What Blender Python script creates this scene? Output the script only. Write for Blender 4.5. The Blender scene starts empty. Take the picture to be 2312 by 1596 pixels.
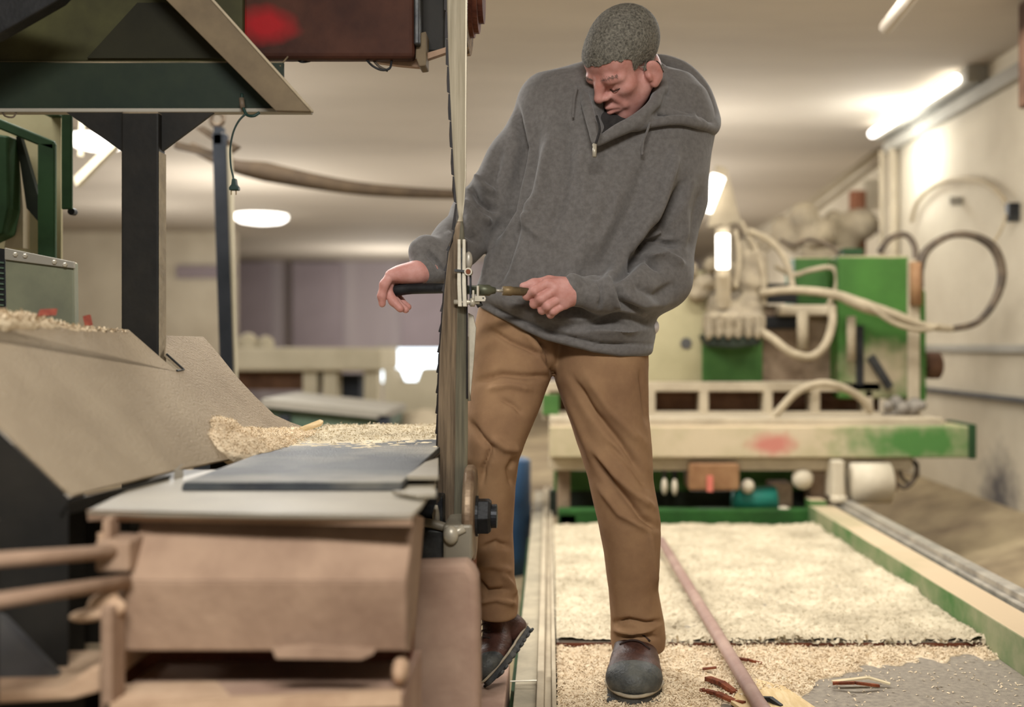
import bpy, bmesh, math, random
import numpy as np
from mathutils import Vector, Matrix, Euler

random.seed(7)
RNG = np.random.default_rng(11)
SC = bpy.context.scene
COL = SC.collection
PI = math.pi

# ------------------------------------------------------------------ camera
CX, CY, F, CZ = 1240.0, 780.0, 2500.0, 0.84      # vanishing point, focal length in px, camera height
cam_d = bpy.data.cameras.new('camera'); cam = bpy.data.objects.new('camera', cam_d); COL.objects.link(cam)
cam_d.sensor_width = 36.0; cam_d.lens = F / 2312 * 36.0
cam_d.shift_x = (1156 - CX) / 2312; cam_d.shift_y = (CY - 798) / 2312
cam.location = (0, 0, CZ); cam.rotation_euler = (PI / 2, 0, 0)
cam_d.dof.use_dof = True; cam_d.dof.focus_distance = 2.58; cam_d.dof.aperture_fstop = 1.5
cam_d.clip_start = 0.05
SC.camera = cam

# ------------------------------------------------------------------ world, lights, exposure
w = bpy.data.worlds.new('world'); SC.world = w; w.use_nodes = True
bg = w.node_tree.nodes['Background']; bg.inputs[0].default_value = (1.0, 0.98, 0.95, 1); bg.inputs[1].default_value = 0.34
SC.view_settings.view_transform = 'Standard'; SC.view_settings.look = 'None'
SC.view_settings.exposure = 0.0; SC.view_settings.gamma = 1.0; SC.view_settings.use_curve_mapping = False

def add_point_light(loc, power, r=0.15, col=(1, 0.985, 0.955)):
    l = bpy.data.lights.new('point_light', 'POINT'); l.energy = power; l.shadow_soft_size = r; l.color = col
    o = bpy.data.objects.new('point_light', l); COL.objects.link(o); o.location = loc; return o
def add_area_light(loc, rot, sx, sy, power, col=(1, 0.985, 0.95)):
    l = bpy.data.lights.new('added_ceiling_light', 'AREA'); l.energy = power; l.shape = 'RECTANGLE'; l.size = sx; l.size_y = sy; l.color = col
    o = bpy.data.objects.new('added_ceiling_light', l); COL.objects.link(o); o.location = loc; o.rotation_euler = rot; return o
CEIL = 2.44
# area lights added under the ceiling, without fixtures, to light worker, saw and bed
add_area_light((-0.1, -0.2, CEIL - 0.12), (math.radians(24), 0, 0), 1.3, 0.4, 105)
add_area_light((0.9, 4.2, CEIL - 0.12), (0, 0, 0), 1.2, 0.4, 48)
add_area_light((1.9, 4.6, CEIL - 0.12), (0, 0, 0), 0.4, 1.2, 20)
add_area_light((-1.9, 2.85, CEIL - 0.12), (0, 0, 0), 0.8, 0.3, 26)
add_area_light((-1.6, 4.2, CEIL - 0.12), (0, 0, 0), 1.6, 0.5, 120)
for (x, y, z, p) in ((1.0, 7.6, 1.75, 44), (0.6, 10.2, 1.5, 95), (-2.4, 6.4, 1.5, 60), (-3.0, 10.5, 1.4, 130), (-4.6, 12.6, 1.3, 70), (0.8, 13.0, 1.4, 120), (-2.6, 18.4, 1.3, 150)):
    add_point_light((x, y, z), p, 0.5)  # unseen points floating mid-room, added to brighten the hall and its ceiling
add_point_light((2.22, 7.3, CEIL - 0.35), 16, 0.12, (0.95, 1, 1))

# ------------------------------------------------------------------ helpers
def W(px, py, d): return Vector(((px - CX) / F * d, d, CZ - (py - CY) / F * d))
def G(px, py, z=0.0):
    d = (CZ - z) * F / (py - CY); return Vector(((px - CX) / F * d, d, z))
def lin(c):
    if isinstance(c, str):
        c = tuple(int(c[i:i + 2], 16) / 255 for i in (0, 2, 4))
    return tuple(v / 12.92 if v <= 0.04045 else ((v + 0.055) / 1.055) ** 2.4 for v in c)

def mat(name, a, b=None, scale=8.0, rough=0.7, metal=0.0, bump=0.15, bscale=None, contrast=(0.35, 0.65), detail=6.0,
        dust=None, dust_amt=0.0, emit=None, estr=0.0, stretch=None, spec=0.3, sheen=0.0, sss=0.0):
    m = bpy.data.materials.new(name); m.use_nodes = True
    nt = m.node_tree; N = nt.nodes; L = nt.links; p = N['Principled BSDF']
    p.inputs['Roughness'].default_value = rough; p.inputs['Metallic'].default_value = metal
    p.inputs['Specular IOR Level'].default_value = spec
    if sheen: p.inputs['Sheen Weight'].default_value = sheen; p.inputs['Sheen Roughness'].default_value = 0.5
    if sss:
        p.inputs['Subsurface Weight'].default_value = sss; p.inputs['Subsurface Radius'].default_value = (0.012, 0.005, 0.003); p.inputs['Subsurface Scale'].default_value = 0.6
    tc = N.new('ShaderNodeTexCoord'); mp = N.new('ShaderNodeMapping'); L.new(tc.outputs['Object'], mp.inputs[0])
    if stretch: mp.inputs['Scale'].default_value = stretch
    n = N.new('ShaderNodeTexNoise'); n.inputs['Scale'].default_value = scale; n.inputs['Detail'].default_value = detail; n.inputs['Roughness'].default_value = 0.62
    L.new(mp.outputs[0], n.inputs['Vector'])
    r = N.new('ShaderNodeValToRGB'); r.color_ramp.elements[0].position = contrast[0]; r.color_ramp.elements[1].position = contrast[1]
    r.color_ramp.elements[0].color = (*lin(a), 1); r.color_ramp.elements[1].color = (*lin(b or a), 1)
    L.new(n.outputs['Fac'], r.inputs[0]); col = r.outputs[0]
    if dust:
        g = N.new('ShaderNodeNewGeometry'); s = N.new('ShaderNodeSeparateXYZ'); L.new(g.outputs['Normal'], s.inputs[0])
        n2 = N.new('ShaderNodeTexNoise'); n2.inputs['Scale'].default_value = scale * 0.6; n2.inputs['Detail'].default_value = 5
        L.new(tc.outputs['Object'], n2.inputs['Vector'])
        ma = N.new('ShaderNodeMath'); ma.operation = 'MULTIPLY_ADD'; ma.inputs[1].default_value = 0.9; ma.inputs[2].default_value = dust_amt - 0.5
        L.new(s.outputs[2], ma.inputs[0])
        mb = N.new('ShaderNodeMath'); mb.operation = 'MULTIPLY_ADD'; mb.inputs[1].default_value = 1.6
        L.new(n2.outputs['Fac'], mb.inputs[0]); L.new(ma.outputs[0], mb.inputs[2])
        mr = N.new('ShaderNodeMapRange'); mr.inputs[1].default_value = 0.35; mr.inputs[2].default_value = 1.0
        L.new(mb.outputs[0], mr.inputs[0])
        mx = N.new('ShaderNodeMix'); mx.data_type = 'RGBA'; L.new(mr.outputs[0], mx.inputs[0]); L.new(col, mx.inputs[6]); mx.inputs[7].default_value = (*lin(dust), 1)
        col = mx.outputs[2]
    L.new(col, p.inputs['Base Color'])
    if bump:
        nb = N.new('ShaderNodeTexNoise'); nb.inputs['Scale'].default_value = bscale or scale * 6; nb.inputs['Detail'].default_value = 5
        L.new(mp.outputs[0], nb.inputs['Vector'])
        bn = N.new('ShaderNodeBump'); bn.inputs['Strength'].default_value = bump; bn.inputs['Distance'].default_value = 0.01
        L.new(nb.outputs['Fac'], bn.inputs['Height']); L.new(bn.outputs[0], p.inputs['Normal'])
    if emit:
        p.inputs['Emission Color'].default_value = (*lin(emit), 1); p.inputs['Emission Strength'].default_value = estr
    return m

DUST = 'bfaa8c'
M = {}
M['ceiling'] = mat('ceiling_paint', 'a59a8b', 'b9ae9e', scale=0.55, rough=0.9, bump=0.1, bscale=6, stretch=(0.35, 1.2, 1))
M['wall'] = mat('wall_plaster', 'b3a792', 'cbc0aa', scale=1.2, rough=0.9, bump=0.1, bscale=12)
M['wall_far'] = mat('far_wall', '9a8f90', 'ada2a1', scale=0.9, rough=0.9, bump=0, stretch=(1.6, 1, 0.12), contrast=(0.4, 0.6), detail=2)
M['floor'] = mat('concrete_floor', '6b5a45', 'a59474', scale=2.2, rough=0.95, bump=0.2)
M['trim'] = mat('grey_trim', '8d887c', '9c968a', scale=2)
M['trim_dark'] = mat('dark_trim', '3b3a3c', '55534f', scale=4)
M['green_dark'] = mat('dark_green_paint', '18231c', '262f22', scale=5, rough=0.6, dust=DUST, dust_amt=-0.36, bump=0.05, spec=0.2)
M['black_paint'] = mat('black_green_paint', '171614', '24211c', scale=7, rough=0.6, dust=DUST, dust_amt=-0.42, bump=0.08, spec=0.2)
M['olive'] = mat('olive_paint', '2c2a1e', '47462c', scale=2.2, rough=0.7, bump=0.05, contrast=(0.4, 0.62), spec=0.15)
M['brace'] = mat('dusty_brace', '5e5140', '766750', scale=6, rough=0.8, bump=0.1)
M['redbrown'] = mat('red_brown_metal', '2c1711', '472a1e', scale=5, rough=0.65, bump=0.1, dust=DUST, dust_amt=-0.45, spec=0.15)
M['red'] = mat('red_paint', '8e1216', 'b01a1c', scale=4, rough=0.45, bump=0.03)
M['rust'] = mat('dusty_rust', '7d6452', 'a68b74', scale=4, rough=0.85, bump=0.25, bscale=40, contrast=(0.32, 0.66))
M['rust_pink'] = mat('pinkish_rust', '8d7060', 'ac907c', scale=6, rough=0.85, bump=0.15, bscale=50)
M['rust_dark'] = mat('dark_rust', '4a2418', '7c4a33', scale=9, rough=0.9, bump=0.3)
M['slide'] = mat('dusty_sheet_metal', '84745e', 'a2927a', scale=3.2, rough=0.8, bump=0.5, bscale=160, contrast=(0.3, 0.7))
M['sheet'] = mat('grey_sheet_metal', '7d7566', '978e7c', scale=3, rough=0.5, metal=0.1, bump=0.03, spec=0.4)
M['belt'] = mat('rubber_belt', '1f2329', '3d4142', scale=5, rough=0.55, bump=0.3, bscale=260, dust='a39a86', dust_amt=-0.72, spec=0.35)
M['dust'] = mat('sawdust', 'ceb796', 'e4d3b6', scale=24, rough=1.0, bump=0.4, bscale=220, contrast=(0.25, 0.7), spec=0.05)
M['dust_pale'] = mat('pale_sawdust', 'a99c84', 'd0c3a8', scale=5, rough=1.0, bump=0.4, bscale=150, contrast=(0.3, 0.62), spec=0.05)
M['chip'] = mat('wood_chip', 'c4b492', 'd8c8a6', scale=12, rough=0.9, bump=0, spec=0.15)
M['bark'] = mat('red_bark', '4e2415', '8a4a2c', scale=40, rough=0.9, bump=0.4)
M['wood'] = mat('pale_wood', 'c4a878', 'd8c096', scale=14, rough=0.8, bump=0.15, stretch=(6, 1, 6))
M['pole'] = mat('pinkish_pole', '8e7066', 'a58a7c', scale=9, rough=0.6, bump=0.05)
M['board_bare'] = mat('bare_board', '7d7468', '968c7c', scale=60, rough=0.85, bump=0.3, bscale=300)
M['blade'] = mat('band_steel', '4c4a40', '8a8470', scale=9, rough=0.42, metal=0.45, bump=0.04, stretch=(9, 9, 0.35), spec=0.5, contrast=(0.3, 0.72))
M['blade_lit'] = mat('band_steel_lit', 'a89d86', 'cbc0a8', scale=7, rough=0.45, metal=0.3, bump=0.03, stretch=(12, 12, 0.5), spec=0.5)  # cream tone puts the light reflected off the upper blade into its colour
M['blade_dirty'] = mat('band_steel_resin', '4c4034', '86745e', scale=10, rough=0.5, metal=0.25, bump=0.15, stretch=(10, 10, 0.5), contrast=(0.32, 0.68))
M['tooth'] = mat('dark_tooth_steel', '0e0b0b', '241c1a', scale=30, rough=0.5, metal=0.1, bump=0, spec=0.2)
M['steel'] = mat('worn_steel', '8a847a', 'b5ad9e', scale=14, rough=0.4, metal=0.3, bump=0.05, spec=0.5)
M['steel_dark'] = mat('dark_steel', '26272a', '4a4a48', scale=14, rough=0.45, metal=0.5, bump=0.1)
M['chrome'] = mat('pale_metal', 'a8a08e', 'c8bfac', scale=20, rough=0.4, metal=0.3, bump=0.02, spec=0.5)
M['black'] = mat('black_rubber', '121314', '222223', scale=20, rough=0.55, bump=0.1)
M['brass'] = mat('old_brass', '544a36', '8a7452', scale=18, rough=0.5, metal=0.3, bump=0.05)
M['olive_metal'] = mat('olive_metal', '46483a', '5e5f4c', scale=18, rough=0.45, metal=0.4, bump=0.05)
M['cord'] = mat('green_black_cord', '0e2018', '16302a', scale=10, rough=0.5, bump=0)
M['cabinet'] = mat('grey_green_enamel', '6e705e', '86886f', scale=4, rough=0.6, bump=0.05, dust=DUST, dust_amt=-0.25)
M['green'] = mat('machine_green', '385c2c', '4a6e38', scale=5, rough=0.6, bump=0.05, dust=DUST, dust_amt=-0.12, spec=0.2)
M['green_clean'] = mat('bright_machine_green', '365a26', '44702f', scale=2.5, rough=0.6, bump=0.03, dust=DUST, dust_amt=-0.2, spec=0.2)
M['green_dusty'] = mat('dusty_machine_green', '4d7040', '8f9070', scale=2.6, rough=0.85, bump=0.15, contrast=(0.38, 0.62), dust=DUST, dust_amt=-0.22, spec=0.15)
M['green_deep'] = mat('deep_green_paint', '20361f', '2d4a2b', scale=5, rough=0.65, bump=0.05, spec=0.2)  # deep green coat of frames, feet, stands and sleepers
M['dusty'] = mat('dust_coated_metal', '9f927c', 'bbad94', scale=5, rough=0.9, bump=0.3, contrast=(0.3, 0.7))
M['dusty_gray'] = mat('dust_coated_grey', '7a6f5e', 'a5977e', scale=9, rough=0.9, bump=0.4, contrast=(0.3, 0.7))
M['brown'] = mat('brown_recess', '4a3222', '664a36', scale=6, rough=0.85, bump=0.1)
M['hose'] = mat('dusty_hose', '93866f', 'ab9d84', scale=14, rough=0.85, bump=0.2)
M['hose_dark'] = mat('dark_hose', '3a332c', '6e5f4e', scale=12, rough=0.6, bump=0.1)
M['copper'] = mat('copper_brown', '7a5538', '93704e', scale=10, rough=0.7, bump=0.1)
M['teal'] = mat('teal_plastic', '1d6a5e', '2a8070', scale=8, rough=0.5, bump=0)
M['lilac'] = mat('pale_machine', 'aaa18a', 'bfb69f', scale=2, rough=0.8, bump=0.05)
M['steelblue'] = mat('blue_grey_post', '22262c', '34373d', scale=4, rough=0.7, bump=0.05, dust=DUST, dust_amt=-0.55, spec=0.2)
M['lamp'] = mat('lit_diffuser', 'ffffff', emit='fffaf0', estr=5.0, bump=0)
M['glow'] = mat('lit_window_pane', 'e8f4ff', emit='e6f4ff', estr=3.0, bump=0)
M['skin'] = mat('skin', 'ad7468', 'c4938a', scale=30, rough=0.55, bump=0.06, bscale=400, sss=0.12, contrast=(0.3, 0.7))
M['lip'] = mat('lip_skin', '8e5048', '9c5c52', scale=30, rough=0.5, bump=0.03)
M['hair'] = mat('short_grey_brown_hair', '5a5750', 'a5a092', scale=170, rough=0.6, bump=0, contrast=(0.34, 0.64), detail=3)
M['hoodie'] = mat('grey_sweatshirt_fleece', '5e5a57', '6c6865', scale=90, rough=0.95, bump=0.25, bscale=900, sheen=0.25, spec=0.1)
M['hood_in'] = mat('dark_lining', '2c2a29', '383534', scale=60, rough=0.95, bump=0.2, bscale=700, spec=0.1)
M['shirt'] = mat('white_undershirt', 'c4bec0', 'd6d0d2', scale=20, rough=0.9, bump=0.1)
M['trouser'] = mat('tan_duck_canvas', '7f6148', '9a7a5a', scale=7, rough=0.9, bump=0.2, bscale=900, contrast=(0.3, 0.7), spec=0.15)
M['boot'] = mat('brown_boot_leather', '34211c', '583a30', scale=16, rough=0.45, bump=0.2, bscale=140)
M['boot_toe'] = mat('worn_black_toe_leather', '2a2d2f', '55554f', scale=22, rough=0.5, bump=0.25, bscale=160)
M['sole'] = mat('boot_sole_rubber', '2a2c2e', '4b4a46', scale=22, rough=0.7, bump=0.3, bscale=120)
M['welt'] = mat('boot_welt', '8d8272', 'a3977f', scale=30, rough=0.7, bump=0.1)
M['lace'] = mat('dark_lace', '2a1e1a', '3d2c26', scale=60, rough=0.8, bump=0.2)

def link(name, me, m, parent=None, smooth=False, bevel=0.0, seg=2, loc=None):
    o = bpy.data.objects.new(name, me); COL.objects.link(o)
    if m is not None:
        for k in (m if isinstance(m, (list, tuple)) else [m]): me.materials.append(M[k])
    if parent is not None: o.parent = parent
    if smooth: me.polygons.foreach_set('use_smooth', [True] * len(me.polygons))
    if bevel:
        b = o.modifiers.new('bevel', 'BEVEL'); b.width = bevel; b.segments = seg; b.limit_method = 'ANGLE'; b.angle_limit = math.radians(40)
    return o
def tag(o, label, cat, group=None, kind=None):
    o['label'] = label; o['category'] = cat
    if group: o['group'] = group
    if kind: o['kind'] = kind
    return o
def thing(name, label, cat, loc=(0, 0, 0), group=None):
    o = bpy.data.objects.new(name, None); COL.objects.link(o); o.empty_display_size = 0.1
    o.location = loc
    return tag(o, label, cat, group)
def structure(o): o['kind'] = 'structure'; return o

class MB:
    """collects shapes into one bmesh"""
    def __init__(s): s.bm = bmesh.new(); s.mi = 0
    def _f(s, vs):
        try:
            f = s.bm.faces.new(vs); f.material_index = s.mi; return f
        except ValueError: return None
    def box(s, a, b, rot=None):
        a, b = Vector(a), Vector(b); c = (a + b) / 2; h = (b - a) / 2
        vs = []
        for x in (-1, 1):
            for y in (-1, 1):
                for z in (-1, 1):
                    q = Vector((x * h.x, y * h.y, z * h.z))
                    if rot is not None: q = rot @ q
                    vs.append(s.bm.verts.new(c + q))
        for f in ((0, 1, 3, 2), (4, 6, 7, 5), (0, 4, 5, 1), (2, 3, 7, 6), (0, 2, 6, 4), (1, 5, 7, 3)): s._f([vs[i] for i in f])
        return s
    def pbox(s, x0, y0, x1, y1, d0, d1):
        """box whose front face covers the pixel rectangle at distance d0 and which runs back to d1"""
        a = W(x0, y1, d0); b = W(x1, y0, d0); return s.box((a.x, d0, a.z), (b.x, d1, b.z))
    def prism(s, pts, off):
        """planar polygon (3D points) pushed along a vector"""
        off = Vector(off); A = [s.bm.verts.new(p) for p in pts]; B = [s.bm.verts.new(Vector(p) + off) for p in pts]
        s._f(A); s._f(B[::-1]); n = len(A)
        for i in range(n): s._f([A[i], B[i], B[(i + 1) % n], A[(i + 1) % n]])
        return s
    def pprism(s, poly, d0, d1): return s.prism([W(x, y, d0) for x, y in poly], (0, d1 - d0, 0))
    def tube(s, pts, r, n=12, cap=True):
        pts = [Vector(p) for p in pts]; k = len(pts); rs = r if isinstance(r, (list, tuple)) else [r] * k
        t0 = (pts[1] - pts[0]).normalized(); up = Vector((0, 0, 1)) if abs(t0.z) < 0.9 else Vector((0, 1, 0))
        u = t0.cross(up).normalized(); rings = []
        for i in range(k):
            t = (pts[min(i + 1, k - 1)] - pts[max(i - 1, 0)]).normalized()
            u = (u - t * u.dot(t)).normalized(); v = t.cross(u)
            rings.append([s.bm.verts.new(pts[i] + (u * math.cos(a) + v * math.sin(a)) * rs[i]) for a in [2 * PI * j / n for j in range(n)]])
        for A, B in zip(rings, rings[1:]):
            for j in range(n): s._f([A[j], A[(j + 1) % n], B[(j + 1) % n], B[j]])
        if cap: s._f(rings[0][::-1]); s._f(rings[-1])
        return s
    def ptube(s, pts, r, n=12, sub=1, closed=False):
        P = [W(*p) for p in pts]
        return s.tube(spline(P, sub) if sub > 1 else P, (r if not isinstance(r, (list, tuple)) else list(np.interp(np.linspace(0, 1, (len(P) - 1) * sub + 1 if sub > 1 else len(P)), np.linspace(0, 1, len(r)), r))), n)
    def cyl(s, a, b, r, n=24, r2=None):
        return s.tube([a, b], [r, r if r2 is None else r2], n)
    def lathe(s, c, axis, prof, n=32):
        """prof: list of (along, radius)"""
        c = Vector(c); ax = Vector(axis).normalized(); up = Vector((0, 0, 1)) if abs(ax.z) < 0.9 else Vector((0, 1, 0))
        u = ax.cross(up).normalized(); v = ax.cross(u); rings = []
        for (t, r) in prof:
            rings.append([s.bm.verts.new(c + ax * t + (u * math.cos(2 * PI * j / n) + v * math.sin(2 * PI * j / n)) * max(r, 1e-4)) for j in range(n)])
        for A, B in zip(rings, rings[1:]):
            for j in range(n): s._f([A[j], A[(j + 1) % n], B[(j + 1) % n], B[j]])
        s._f(rings[0][::-1]); s._f(rings[-1]); return s
    def ball(s, c, r, sub=2):
        r = r if isinstance(r, (list, tuple)) else (r, r, r)
        m = Matrix.Translation(Vector(c)) @ Matrix.Diagonal((*r, 1))
        out = bmesh.ops.create_icosphere(s.bm, subdivisions=sub, radius=1, matrix=m)
        for v in out['verts']:
            for f in v.link_faces: f.material_index = s.mi
        return s
    def build(s, name, m, parent=None, smooth=False, bevel=0.0, seg=2):
        bmesh.ops.recalc_face_normals(s.bm, faces=s.bm.faces[:])
        me = bpy.data.meshes.new(name); s.bm.to_mesh(me); s.bm.free()
        return link(name, me, m, parent, smooth, bevel, seg)

def spline(P, sub):
    out = []; n = len(P)
    for i in range(n - 1):
        p0, p1, p2, p3 = P[max(i - 1, 0)], P[i], P[i + 1], P[min(i + 2, n - 1)]
        for j in range(sub):
            t = j / sub
            out.append(0.5 * ((2 * p1) + (p2 - p0) * t + (2 * p0 - 5 * p1 + 4 * p2 - p3) * t * t + (3 * p1 - p0 - 3 * p2 + p3) * t ** 3))
    out.append(P[-1].copy()); return out

def mesh_np(name, V, Fq):
    me = bpy.data.meshes.new(name); nf = len(Fq); k = Fq.shape[1]
    me.vertices.add(len(V)); me.vertices.foreach_set('co', V.astype(np.float32).ravel())
    me.loops.add(nf * k); me.loops.foreach_set('vertex_index', Fq.astype(np.int32).ravel())
    me.polygons.add(nf); me.polygons.foreach_set('loop_start', np.arange(0, nf * k, k, dtype=np.int32))
    me.polygons.foreach_set('use_smooth', np.ones(nf, dtype=bool))
    me.update(calc_edges=True); me.validate(); return me

# ------------------------------------------------------------------ value noise, implicit surfaces
def vnoise(P, seed=0):
    P = np.asarray(P, dtype=np.float64); I = np.floor(P).astype(np.int64); f = P - I; f = f * f * (3 - 2 * f)
    def h(x, y, z):
        n = (x * 374761393 + y * 668265263 + z * 2147483647 + seed * 974711) & 0xffffffff
        n = ((n ^ (n >> 13)) * 1274126177) & 0xffffffff; n = n ^ (n >> 16); return (n & 0xffff) / 32768.0 - 1
    r = 0
    for dx in (0, 1):
        wx = f[:, 0] if dx else 1 - f[:, 0]
        for dy in (0, 1):
            wy = f[:, 1] if dy else 1 - f[:, 1]
            for dz in (0, 1):
                wz = f[:, 2] if dz else 1 - f[:, 2]
                r = r + wx * wy * wz * h(I[:, 0] + dx, I[:, 1] + dy, I[:, 2] + dz)
    return r
def fbm(P, seed=0, o=3):
    r = 0; a = 1.0
    for i in range(o): r = r + a * vnoise(np.asarray(P) * 2 ** i, seed + i); a *= 0.5
    return r

class Sdf:
    def __init__(s): s.ops = []
    def add(s, fn, lo, hi, k=0.02, sub=False): s.ops.append((fn, np.array(lo) - 3 * k - 0.02, np.array(hi) + 3 * k + 0.02, k, sub)); return s
    def cone(s, a, b, r1, r2=None, k=0.02, sub=False, flat=None):
        a = np.array(a, float); b = np.array(b, float); r2 = r1 if r2 is None else r2; ab = b - a; L2 = max(ab @ ab, 1e-9)
        ax = None
        if flat is not None: ax = np.array(flat[0], float); ax /= np.linalg.norm(ax)
        def fn(P):
            t = np.clip(((P - a) @ ab) / L2, 0, 1); q = P - a - t[..., None] * ab
            if ax is not None: q = q + (q @ ax)[..., None] * ax * (flat[1] - 1)
            return np.sqrt((q * q).sum(-1)) - (r1 + t * (r2 - r1))
        R = max(r1, r2); return s.add(fn, np.minimum(a, b) - R, np.maximum(a, b) + R, k, sub)
    def chain(s, pts, rs, k=0.02, sub=False, flat=None):
        for i in range(len(pts) - 1): s.cone(pts[i], pts[i + 1], rs[i], rs[i + 1], k, sub, flat)
        return s
    def ell(s, c, r, k=0.02, sub=False, rot=None):
        c = np.array(c, float); r = np.array(r, float); R = None if rot is None else np.array(rot.to_3x3() if hasattr(rot, 'to_3x3') else rot)
        def fn(P):
            q = P - c
            if R is not None: q = q @ R
            k0 = np.sqrt(((q / r) ** 2).sum(-1)); k1 = np.sqrt(((q / r ** 2) ** 2).sum(-1)); return k0 * (k0 - 1) / np.maximum(k1, 1e-6)
        m = r if R is None else np.array([r.max()] * 3)
        return s.add(fn, c - m, c + m, k, sub)
    def rbox(s, c, h, rr=0.01, rot=None, k=0.01, sub=False):
        c = np.array(c, float); h = np.array(h, float) - rr; R = None if rot is None else np.array(rot.to_3x3() if hasattr(rot, 'to_3x3') else rot)
        def fn(P):
            q = P - c
            if R is not None: q = q @ R
            q = np.abs(q) - h
            return np.sqrt((np.maximum(q, 0) ** 2).sum(-1)) + np.minimum(q.max(-1), 0) - rr
        m = (h + rr) if R is None else np.array([np.linalg.norm(h + rr)] * 3)
        return s.add(fn, c - m, c + m, k, sub)
    def zstack(s, rows, k=0.03, e=2.3):
        """rows top to bottom: (py, px_left, px_right, distance, half_depth)"""
        R = sorted([((CZ - (y - CY) / F * d), ((x0 + x1) / 2 - CX) / F * d, d, (x1 - x0) / 2 / F * d, hd) for (y, x0, x1, d, hd) in rows])
        Z, X, Y, A, B = (np.array([r[i] for r in R]) for i in range(5))
        def fn(P):
            z = P[..., 2]; i = lambda T: np.interp(z, Z, T)
            a, b = i(A), i(B); q = (np.abs((P[..., 0] - i(X)) / a) ** e + np.abs((P[..., 1] - i(Y)) / b) ** e) ** (1 / e)
            d = (q - 1) * np.minimum(a, b)
            return np.maximum(d, np.maximum(Z[0] - z, z - Z[-1]))
        return s.add(fn, ((X - A).min(), (Y - B).min(), Z[0]), ((X + A).max(), (Y + B).max(), Z[-1]), k)
    def cut(s, fn): s.ops.append((fn, None, None, 0.01, 'cut')); return s
    def mesh(s, h, lo=None, hi=None):
        if lo is None:
            lo = np.min([o[1] for o in s.ops if o[1] is not None and not o[4]], 0); hi = np.max([o[2] for o in s.ops if o[1] is not None and not o[4]], 0)
        lo = np.array(lo, float); hi = np.array(hi, float); n = np.ceil((hi - lo) / h).astype(int) + 2
        D = np.full(n, 0.2, dtype=np.float64)
        ax = [lo[i] + h * np.arange(n[i]) for i in range(3)]
        for fn, a, b, k, sub in s.ops:
            if a is None: sl = (slice(None),) * 3
            else:
                i0 = np.clip(np.floor((a - lo) / h).astype(int), 0, n); i1 = np.clip(np.ceil((b - lo) / h).astype(int) + 1, 0, n)
                if (i1 <= i0).any(): continue
                sl = tuple(slice(i0[j], i1[j]) for j in range(3))
            P = np.stack(np.meshgrid(ax[0][sl[0]], ax[1][sl[1]], ax[2][sl[2]], indexing='ij'), -1)
            d = fn(P); c = D[sl]
            if sub: d = -d if sub is True else d; hh = np.maximum(k - np.abs(c - d), 0) / k; D[sl] = np.maximum(c, d) + hh * hh * k * 0.25
            else: hh = np.maximum(k - np.abs(c - d), 0) / k; D[sl] = np.minimum(c, d) - hh * hh * k * 0.25
        D[0] = D[-1] = 0.2; D[:, 0] = D[:, -1] = 0.2; D[:, :, 0] = D[:, :, -1] = 0.2
        return surface_net(D, lo, h)

def surface_net(D, lo, h):
    S = D < 0; nx, ny, nz = D.shape; cs = (nx - 1, ny - 1, nz - 1)
    cnt = np.zeros(cs, np.int8); C = [(i, j, k) for i in (0, 1) for j in (0, 1) for k in (0, 1)]
    g = lambda A, c: A[c[0]:c[0] + cs[0], c[1]:c[1] + cs[1], c[2]:c[2] + cs[2]]
    for c in C: cnt += g(S, c)
    act = np.argwhere((cnt > 0) & (cnt < 8)); idx = np.full(cs, -1, np.int64); idx[tuple(act.T)] = np.arange(len(act))
    pos = np.zeros((len(act), 3)); num = np.zeros(len(act))
    for a in C:
        for axis in range(3):
            if a[axis]: continue
            b = list(a); b[axis] = 1
            va = D[tuple((act + a).T)]; vb = D[tuple((act + b).T)]; m = (va < 0) != (vb < 0)
            t = np.where(m, va / np.where(m, va - vb, 1), 0); p = np.array(a, float)[None].repeat(len(act), 0); p[:, axis] = t
            pos += p * m[:, None]; num += m
    V = lo + h * (act + pos / num[:, None]); Q = []
    for axis in range(3):
        u, v = (axis + 1) % 3, (axis + 2) % 3
        sl0 = [slice(None)] * 3; sl1 = [slice(None)] * 3; sl0[axis] = slice(0, -1); sl1[axis] = slice(1, None)
        e = S[tuple(sl0)] != S[tuple(sl1)]; E = np.argwhere(e); E = E[(E[:, u] > 0) & (E[:, v] > 0) & (E[:, u] < D.shape[u] - 1) & (E[:, v] < D.shape[v] - 1)]
        du = np.zeros(3, int); du[u] = 1; dv = np.zeros(3, int); dv[v] = 1
        q = np.stack([idx[tuple(x.T)] for x in (E - du - dv, E - dv, E, E - du)], 1)
        fl = S[tuple(E.T)]; q[~fl] = q[~fl][:, ::-1]; Q.append(q)
    return V, np.concatenate(Q)

def vnormals(V, Q):
    n = np.cross(V[Q[:, 2]] - V[Q[:, 0]], V[Q[:, 3]] - V[Q[:, 1]]) if Q.shape[1] == 4 else np.cross(V[Q[:, 1]] - V[Q[:, 0]], V[Q[:, 2]] - V[Q[:, 0]])
    N = np.zeros_like(V)
    for i in range(3):
        N[:, i] = sum(np.bincount(Q[:, j], n[:, i], len(V)) for j in range(Q.shape[1]))
    return N / np.maximum(np.linalg.norm(N, axis=1, keepdims=True), 1e-12)
def relax(V, Q, it=2, lam=0.5):
    for _ in range(it):
        A = np.zeros_like(V); c = np.zeros(len(V))
        for j in range(4):
            a, b = Q[:, j], Q[:, (j + 1) % 4]
            for i in range(3): A[:, i] += np.bincount(a, V[b, i], len(V)) + np.bincount(b, V[a, i], len(V))
            c += np.bincount(a, None, len(V)) + np.bincount(b, None, len(V))
        V = V + lam * (A / c[:, None] - V)
    return V
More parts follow.
